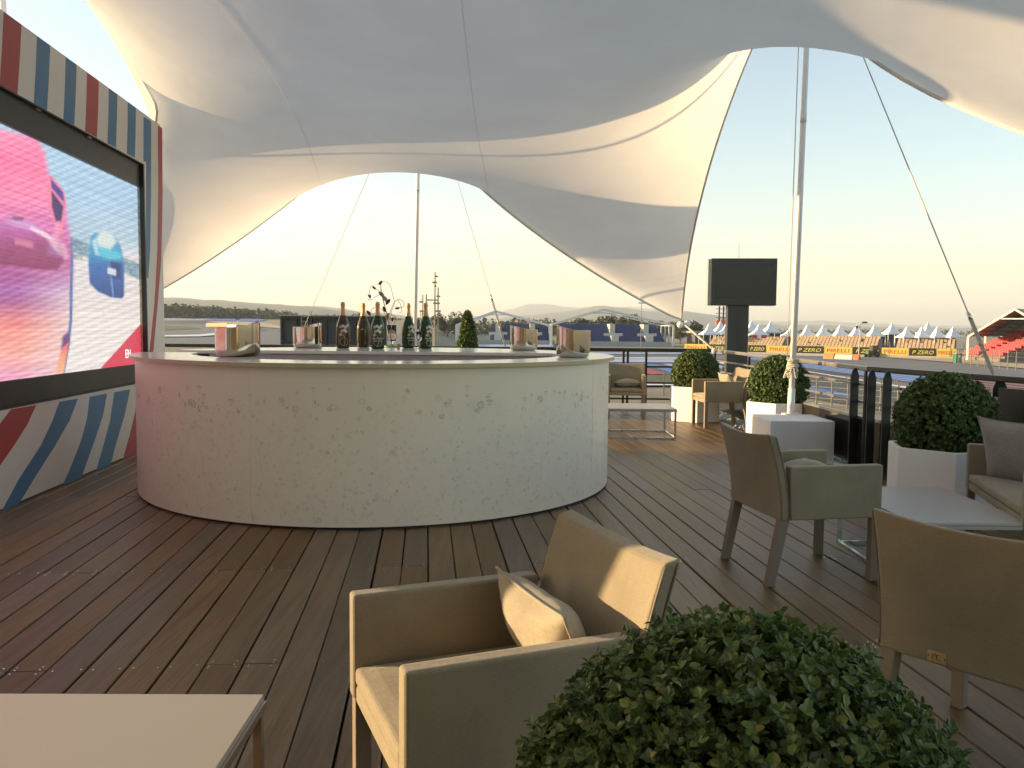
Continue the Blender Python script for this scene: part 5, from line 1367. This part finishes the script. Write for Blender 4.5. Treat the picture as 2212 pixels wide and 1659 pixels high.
lp = G(1855, 770.5); o = thing('lamp_post', 'tall grey lamp post with two floodlights in front of the tents', 'lamp post', tuple(lp)); hh = atd(1853, 699, lp.y).z-ZG
MB().tube([(0,0,0),(0,0,hh)], [.07,.045], 8).build('pole', MT['railalu'], o); ar_ = MB().bar((-.35,0,hh-.45),(.6,0,hh+.15), .05).build('arm', MT['railalu'], o)
MB().box(.35,1.0,-.18,.18,hh+.05,hh+.3).build('floodlight', dk, ar_, bevel=.03); MB().sphere((-.45,0,hh-.5), .22, 10, 8).build('floodlight', dk, ar_, smooth=True)
lp = G(1921, 775); o = thing('thin_pole', 'thin grey pole standing before the black board right of the tractor', 'pole', tuple(lp)); MB().tube([(0,0,0),(0,0,2.3)], .04, 6).build('pole', MT['railalu'], o); MB().box(-.08,.08,-.05,.05,2.3,2.5).build('cap', dk, o)
lp = G(1384, 751); o = thing('thin_pole', 'thin pale pole standing in front of the right blue grandstand', 'pole', tuple(lp)); MB().tube([(0,0,0),(0,0,8.6)], .07, 6).build('pole', MT['railalu'], o); MB().box(-.6,.6,-.15,.15,8.6,8.8).build('lamp_bar', MT['railalu'], o)
tg_ = G(1884, 772); o = thing('tractor', 'small green tractor with a yellow loader parked before the yellow board', 'tractor', tuple(tg_), .2)
grn = mat('tractor_green', (.05,.10,.03), .5)
MB().box(-.9,.7,-.35,.35,.45,.95).build('body', grn, o, bevel=.05); MB().box(-.25,.65,-.38,.38,.96,1.6).build('cabin', mat('cabin_glass', (.06,.07,.07), .15), o, bevel=.03); MB().box(-.3,.7,-.42,.42,1.601,1.68).build('roof', grn, o)
for x, y, r_ in ((.45,-.45,.45),(.45,.45,.45),(-.7,-.42,.28),(-.7,.42,.28)):
    w = MB().lathe([(0,-.1),(r_*.9,-.1),(r_,-.06),(r_,.06),(r_*.9,.1),(0,.1)], 14).build('wheel', MT['dark'], o); w.rotation_euler = (math.pi/2,0,0); w.location = (x, y, r_)
MB().box(.95,1.9,-.5,.5,.2,.55).build('loader', mat('loader_yellow', (.6,.36,.04), .5), o, bevel=.03); MB().bar((.6,-.3,.7),(1.1,-.3,.45), .1).build('loader_arm', mat('loader_arm', (.6,.36,.04), .5), o)
org = mat('barrier_orange', (.70,.13,.03), .6, var=.06); gry = mat('barrier_grey', (.42,.42,.41), .7)
def barrier(x0, x1, y0, y1, h, m, label, cap=True, sl=False):
    a, b_ = (gsl(x0, y0, .02), gsl(x1, y1, .02)) if sl else (G(x0, y0), G(x1, y1)); d = b_-a; o = thing('track_barrier', label, 'barrier', (a.x, a.y, a.z+.02), math.atan2(d.y, d.x), 'track barriers')
    n = max(1, int(d.length/2.2)); L = d.length/n
    for i in range(n):
        MB().add([(i*L+.03,-.3,0),((i+1)*L-.03,-.3,0),((i+1)*L-.03,-.3,h*.35),((i+1)*L-.03,-.12,h),(i*L+.03,-.12,h),(i*L+.03,-.3,h*.35),(i*L+.03,.3,0),((i+1)*L-.03,.3,0),((i+1)*L-.03,.3,h*.35),((i+1)*L-.03,.12,h),(i*L+.03,.12,h),(i*L+.03,.3,h*.35)],
                 [(0,1,2,5),(5,2,3,4),(7,6,11,8),(8,11,10,9),(4,3,9,10),(1,7,8,2),(2,8,9,3),(6,0,5,11),(11,5,4,10)]).build('block', m, o)
barrier(1781,1803,775,776,.75,org,'orange barrier left of the lamp post, larger of the two orange blocks'); barrier(1804,1843,776,777.5,.62,gry,'grey barrier between the two orange blocks'); barrier(1844,1857,777.5,778,.7,org,'orange barrier at the foot of the lamp post')
barrier(447,492,705.5,708.5,1.0,org,'long orange barrier on the far left side of the circuit', True, True); barrier(492,512,709,713,1.0,gry,'pale barrier continuing right of the long orange barrier', True, True)
# ---- left: dark back of a billboard, antennas, small sign
bdist = 62.0; l_, r_ = atd(606, 740, bdist), atd(832, 740, bdist); hb = atd(700, 683, bdist).z-ZG
bb = thing('billboard_back', 'dark steel back of a large billboard behind the bar, left of the bottles', 'billboard', (l_.x, bdist, ZG), -.02); Wd = r_.x-l_.x
MB().box(0, Wd, .5, .6, .4, hb).build('board', mat('board_back', (.045,.048,.052), .6, var=.2, scale=.8), bb)
for i in range(8): x = Wd*i/7; MB().box(x-.07, x+.07, .2, .498, 0, hb).build('upright', MT['dark'], bb)
for k in range(3): z = .9 + (hb-1.0)*k/2; MB().box(0, Wd, .1, .198, z-.06, z+.06).build('girder', MT['dark'], bb)
for i in (2, 4, 6): MB().bar((Wd*i/7,.15,.6), (Wd*(i+1)/7,.15,hb-.4), .09).build('diagonal_brace', MT['dark'], bb)
la = MB()
for s in (0, .45): la.box(Wd*.20+s-.02, Wd*.20+s+.02, .02, .09, .4, hb-.1)
for k in range(12): la.box(Wd*.20, Wd*.20+.45, .03, .07, .6+k*.36, .64+k*.36)
la.build('ladder', MT['railalu'], bb); MB().box(-.1, Wd+.1, .05, .7, hb, hb+.07).build('top_trim', MT['railalu'], bb)
for i in range(7):
    MB().box(Wd*(i+.08)/7, Wd*(i+.92)/7, .46, .499, .5, hb*.55).build('infill_panel', mat('infill_grey', (.085,.09,.10), .6, var=.15), bb)
steelp = mat('scaffold_pole', (.30,.25,.16), .5, metal=.4)
ad = 110.0
an = thing('antenna_tower', 'tall scaffold frame of antenna poles behind the right-hand bottles', 'antenna', tuple(Vector((atd(938,740,ad).x, ad, ZG))))
def ap(px_, y0, y1, r=.09):
    x = atd(px_, y1, ad).x - an.location.x; MB().tube([(x,0,atd(px_,y0,ad).z-ZG if y0 < 744 else 0),(x,0,atd(px_,y1,ad).z-ZG)], r, 6).build('pole', steelp, an); return x
xp = [ap(913,745,636), ap(921,745,636), ap(939.5,745,588,.11), ap(946.5,745,621), ap(908.5,745,672,.06)]
def ah_(x0, x1, y, r=.06): z = atd(x0, y, ad).z-ZG; MB().tube([(atd(x0,y,ad).x-an.location.x,0,z),(atd(x1,y,ad).x-an.location.x,0,z)], r, 6).build('crossbar', steelp, an)
for x0, x1, y in ((921,947,648),(921,947,687),(934,944,610),(936,950,655),(941,952,672),(907,917,672),(906,914,652),(940,946,597),(938,943,618),(943,951,640)): ah_(x0, x1, y, .09 if x1-x0 > 20 else .12)
for px_, lab in ((672, 'thin lattice mast far behind the left bucket, left one'), (683, 'thin lattice mast far behind the left bucket, right one')):
    d_ = 150.0; q = atd(px_, 745, d_); o = thing('lattice_mast', lab, 'mast', (q.x, d_, ZG), 0, 'far lattice masts'); top_ = atd(px_, 672 if px_ == 672 else 678, d_).z-ZG
    for sx, sy in ((-.3,-.3),(.3,-.3),(0,.3)): MB().tube([(sx,sy,0),(sx*.7,sy*.7,top_)], .05, 5).build('leg', steelp, o)
    lz = MB()
    for k in range(14): z = k*top_/14; lz.bar((-.3,-.3,z),(.3,-.3,z+top_/14), .04); lz.bar((.3,-.3,z),(0,.3,z+top_/14), .04)
    lz.build('lattice', steelp, o)
ad2 = 210.0
o = thing('antenna_pair', 'pair of antenna masts left of the outdoor screen column', 'antenna', (atd(1556,745,ad2).x, ad2, ZG))
for px_ in (1552, 1561):
    x = atd(px_,745,ad2).x-o.location.x; MB().tube([(x,0,0),(x,0,atd(px_,661,ad2).z-ZG)], .22, 6).build('pole', MT['dark'], o)
    for k in range(4): MB().box(x-.9, x+.9, -.1, .1, 6.5+k*1.1, 6.65+k*1.1).build('dipole', MT['dark'], o)
MB().box(-1.2,1.0,-.3,.3,5.0,5.9).build('equipment_box', org, o)
sg = gsl(513, 704); o = thing('sign_board', 'small dark square sign on a post at the far left circuit', 'sign', tuple(sg)); zz = atd(513, 684, sg.y).z-sg.z
MB().box(-.62,.62,-.08,.08,zz-.95,zz+.75).build('panel', mat('sign_grey', (.06,.06,.055), .6), o); MB().tube([(0,.1,0),(0,.1,zz)], .08, 6).build('post', MT['railalu'], o)
# ---- two bare grandstand frames with blue seats
blue_s = mat('seat_blue', (.030,.052,.17), .6, var=.12, scale=1.5); wfr = mat('frame_white', (.60,.59,.57), .5); stairw = mat('stair_white', (.50,.49,.46), .7)
def frame_stand(xl, xa, xr, ye, ya, d, label, x0, x1, stairs):
    c_ = atd(xa, 745, d); o = thing('blue_grandstand', label, 'grandstand', (c_.x, d, ZG), 0, 'blue grandstands')
    L_, R_2 = atd(xl, ye, d), atd(xr, ye+2, d); ap_ = atd(xa, ya, d); lx, rx = L_.x-c_.x, R_2.x-c_.x; ze_, za_ = L_.z-ZG, ap_.z-ZG
    for s, xx in ((-1, lx), (1, rx)):
        MB().bar((xx,0,ze_), (0,0,za_), .42, .42).build('rafter', wfr, o); MB().bar((xx,14,ze_), (0,14,za_), .2, .2).build('rafter', wfr, o)
        for k in range(4): MB().box(xx-.16, xx+.16, k*4.6-.16, k*4.6+.16, 0, ze_).build('post', wfr, o)
        MB().bar((xx,0,ze_), (xx,14,ze_), .2, .2).build('eave_beam', wfr, o)
    MB().bar((0,0,za_), (0,14,za_), .2, .2).build('ridge_beam', wfr, o)
    f = .76; MB().bar((lx*(1-f),0,ze_+(za_-ze_)*f), (rx*(1-f),0,ze_+(za_-ze_)*f), .22, .22).build('tie_beam', wfr, o)
    a, b_ = atd(x0, 745, d).x-c_.x, atd(x1, 745, d).x-c_.x; se = MB(); ti = MB(); nr = 11
    for r_ in range(nr):
        yb = 1.5+r_*.9; zb_ = .7 + r_*.30
        ti.box(a-.2, b_+.2, yb, yb+.9, 0, zb_)
        n = int((b_-a)/.55)
        for i in range(n):
            x = a+i*.55
            if any(abs(x-(atd(s,745,d).x-c_.x)) < .9 for s in stairs): continue
            se.box(x, x+.47, yb+.45, yb+.52, zb_+.3, zb_+.85); se.box(x, x+.47, yb+.1, yb+.5, zb_+.3, zb_+.38)
    q = se.build('seats', blue_s, o); q['kind'] = 'stuff'; ti.build('tiers', mat('tier_blue', (.05,.065,.12), .8), o)
    for s in stairs:
        x = atd(s,745,d).x-c_.x; MB().box(x-.75, x+.75, 1.0, 5.5, 0, 2.2).build('stairway', stairw, o); MB().box(x-2.0, x+2.0, 4.3, 4.6, 1.9, 2.7).build('portal_wall', stairw, o); MB().box(x-.6, x+.6, 4.0, 4.298, .9, 2.0).build('portal', MT['dark'], o); MB().box(x-.6, x+.5, 5.6, 11.0, 0, 4.6).build('stairway', stairw, o)
    MB().box(a-1, b_+1, .9, 1.3, 0, 1.0).build('parapet', mat('parapet_grey', (.33,.33,.33), .8), o)
    MB().bar((a,11.6,nr*.3+1.4),(b_,11.6,nr*.3+1.4), .05).build('back_rail', MT['railalu'], o)
    for i in range(14): x = a+(b_-a)*i/13; MB().box(x-.04, x+.04, 11.56, 11.64, 0, nr*.3+1.5).build('back_post', MT['railalu'], o)
frame_stand(985, 1071, 1192, 702.5, 672.5, 176, 'grandstand of blue seats under a bare white gable frame, left of the two', 1060, 1188, (1075, 1152))
frame_stand(1192, 1302, 1455, 701, 668.5, 170, 'grandstand of blue seats under a bare white gable frame, right of the two', 1215, 1440, (1330, 1405))
# ---- trees
def crown(rx, rz, n, ll, seed):
    rg = random.Random(seed); vs = []; fs = []
    cl = [(Vector((rg.uniform(-.75,.75)*rx, rg.uniform(-.6,.6)*rx, rg.uniform(-.55,.6)*rz)), rg.uniform(.35,.6)) for _ in range(11)]
    for i in range(n):
        c_, k = cl[i % len(cl)]; d = Vector((rg.gauss(0,1), rg.gauss(0,1), rg.gauss(0,1))).normalized()*rg.uniform(.55,1.05)
        p = c_ + Vector((d.x*rx*k, d.y*rx*k, d.z*rz*k)); a = Vector((rg.gauss(0,1), rg.gauss(0,1), rg.gauss(0,.6))).normalized(); b2 = a.cross(Vector((rg.gauss(0,1), rg.gauss(0,1), rg.gauss(0,1)))).normalized()
        L = ll*rg.uniform(.6,1.3); o = len(vs); vs += [tuple(p-a*L), tuple(p+b2*L*.5), tuple(p+a*L), tuple(p-b2*L*.5)]; fs.append((o,o+1,o+2,o+3))
    mb = MB(); mb.v = vs; mb.f = fs; mb.m = [0]*len(fs); return mb
CR = [crown(1, 1, 1500, .11, 40+i).mesh('crown', MT['treeleaf']) for i in range(4)]
tk = MB().tube([(0,0,0),(.03,0,.35),(0,.02,.7)], [.06,.045,.03], 7).tube([(0,0,.35),(.25,.1,.75)], [.03,.012], 5).tube([(0,0,.4),(-.25,-.05,.8)], [.03,.012], 5).mesh('trunk', MT['bark'])
def tree(x, ytop, w, d, label, i):
    t_ = atd(x, ytop, d); h = t_.z-ZG; o = thing('tree', label, 'tree', (t_.x, d, ZG), i*1.7, 'trees beyond the circuit')
    c_ = link('crown', CR[i % 4], o); rz = h*.40; c_.scale = (w*d/FPX/2*1.15, w*d/FPX/2*1.15, rz*.95); c_.location = (0,0,h-rz)
    k = link('trunk', tk, o); k.scale = (h*.6, h*.6, h*.85)
T_ = [(966,672,62,200,'large dark tree right of the antenna frame behind the bar'),(1003,690,40,215,'dark tree behind the cone tree'),(910,686,36,230,'dark tree left of the antenna frame'),
      (1115,692,42,240,'tree behind the left blue grandstand, left part'),(1160,694,46,250,'tree behind the left blue grandstand, right part'),(1215,693,40,230,'tree behind the gap between the blue grandstands'),
      (1262,684,60,215,'broad tree under the right gable frame, left one'),(1310,677,56,218,'tall tree under the peak of the right gable frame'),(1352,676,50,215,'tree right of the peak of the right gable frame'),(1395,688,46,220,'tree under the right slope of the right gable frame'),(1425,690,30,230,'small tree at the right end of the right blue grandstand'),
      (1500,694,56,210,'dark tree between the canopy corner and the screen column'),(1470,700,36,200,'dark tree just below the low canopy corner'),(1612,695,36,240,'tree behind the tents right of the screen column'),(1668,714,26,190,'tree beside the tents left of the white mast'),
      (776,672,26,260,'tree above the billboard, left of the bottles'),(738,679,28,260,'tree above the billboard behind the leftmost bottle'),(644,696,22,230,'round tree left of the billboard'),(552,690,18,200,'small round tree far left of the billboard'),(2196,722,30,150,'tree behind the red grandstand')]
for i, t_ in enumerate(T_): tree(*t_, i)
# distant wood on the left and right, one mass
wd = MB(); rw = random.Random(77)
def wood(x0, x1, f_top, d0, d1, n):
    for i in range(n):
        x = rw.uniform(x0, x1); d = rw.uniform(d0, d1); tp_ = atd(x, f_top(x) + rw.gauss(0, 1.6), (d0+d1)/2); h = (tp_.z-ZG-(SLP*min(d-SY0,450)*.8 if x < 940 else 0))*rw.uniform(.8,1.0); q = atd(x, 700, d)
        c_ = Vector((q.x, d, ZG+h*.5+(SLP*min(d-SY0,450)*.8 if x < 940 else 0))); w = h*rw.uniform(.35,.6)
        for k in range(34):
            dd = Vector((rw.gauss(0,1), rw.gauss(0,1), rw.gauss(0,1))).normalized()*rw.uniform(.6,1); p = c_ + Vector((dd.x*w, dd.y*w, dd.z*h*.5)); L = h*rw.uniform(.07,.16)
            a = Vector((rw.gauss(0,1), rw.gauss(0,1), rw.gauss(0,1))).normalized()*L; b2 = Vector((rw.gauss(0,1), rw.gauss(0,1), rw.gauss(0,1))).normalized()*L
            wd.add([p-a, p+b2, p+a, p-b2], [(0,1,2,3)])
wood(300, 640, lambda x: 655+ (x-360)*.075 if x < 480 else 664+(x-480)*.06, 420, 520, 320)
wood(560, 1010, lambda x: 678 + (x-600)*.03, 420, 520, 190)
wood(1000, 1500, lambda x: 692 - 3*math.sin(x*.013), 330, 430, 200)
wood(1480, 2300, lambda x: 712, 420, 560, 240)
o = wd.build('distant_wood', MT['treeleaf']); tag(o, 'far dark belt of woodland along the horizon', 'woodland', kind='stuff')
# ---- hills
def ridge(name, prof, d, back, col, seed, base=-6):
    rg = random.Random(seed); mb = MB(); xs_ = []; n = 120; X0, X1 = prof[0][0], prof[-1][0]
    def f(x):
        for (a, ya_), (b_, yb_) in zip(prof[:-1], prof[1:]):
            if a <= x <= b_: t = (x-a)/(b_-a); t = t*t*(3-2*t); return ya_+(yb_-ya_)*t
    row = 7; vs = []
    ph = [rg.uniform(0,6) for _ in range(5)]
    for i in range(n+1):
        x = X0+(X1-X0)*i/n; y = f(x) + .7*math.sin(x*.09+ph[0]) + .45*math.sin(x*.21+ph[1]) + .3*math.sin(x*.47+ph[2]); top_ = atd(x, y, d)
        for k in range(row):
            t = k/(row-1)*2-1; dd = d + back*t; z = base + (top_.z-base)*max(0, 1-abs(t)**1.6) + (rg.uniform(-.03,.03)*(top_.z-base) if 0 < k < row-1 and k != row//2 else 0)
            vs.append((top_.x*dd/d, dd, z))
    fs = [(i*row+k, (i+1)*row+k, (i+1)*row+k+1, i*row+k+1) for i in range(n) for k in range(row-1)]
    o = mb.add(vs, fs).build(name, col, smooth=True); o['kind'] = 'structure'; return o
hillm = mat('hill_scrub', (.085,.095,.06), .95, var=.3, scale=.02, coords='Object')
ridge('hills', [(-1500,660),(-600,652),(200,640),(360,642),(470,648),(560,655),(640,660),(760,672),(900,690),(1000,701)], 2300, 700, hillm, 1)
ridge('hills', [(480,668),(620,661),(700,662),(800,675),(960,690),(1050,689),(1150,680),(1230,672),(1290,660),(1330,663),(1400,672),(1480,672),(1540,680),(1640,702),(1760,702),(1860,706),(2300,712),(2900,716)], 3600, 900, hillm, 2)
ridge('hills', [(900,700),(1010,683),(1060,682),(1100,668),(1140,657),(1180,656),(1230,664),(1300,662),(1380,664),(1460,674),(1560,690),(1700,694),(1760,692),(1850,697),(2000,703),(2400,708),(3000,712)], 6500, 1500, hillm, 3)
# ---- evening haze over the plain
hz = MB().box(-9500, 9500, -60, 9400, ZG-1.2, 330).build('haze', [])
hm = bpy.data.materials.new('haze'); hm.use_nodes = True; nt = hm.node_tree; nt.nodes.clear()
pv = nt.nodes.new('ShaderNodeVolumePrincipled'); pv.inputs['Density'].default_value = .00020; pv.inputs['Color'].default_value = (.84,.93,1.0,1); pv.inputs['Anisotropy'].default_value = .1
ou = nt.nodes.new('ShaderNodeOutputMaterial'); nt.links.new(pv.outputs[0], ou.inputs['Volume'])
hz.data.materials.append(hm); tag(hz, 'pale evening haze lying over the circuit and the hills', 'haze', kind='stuff')
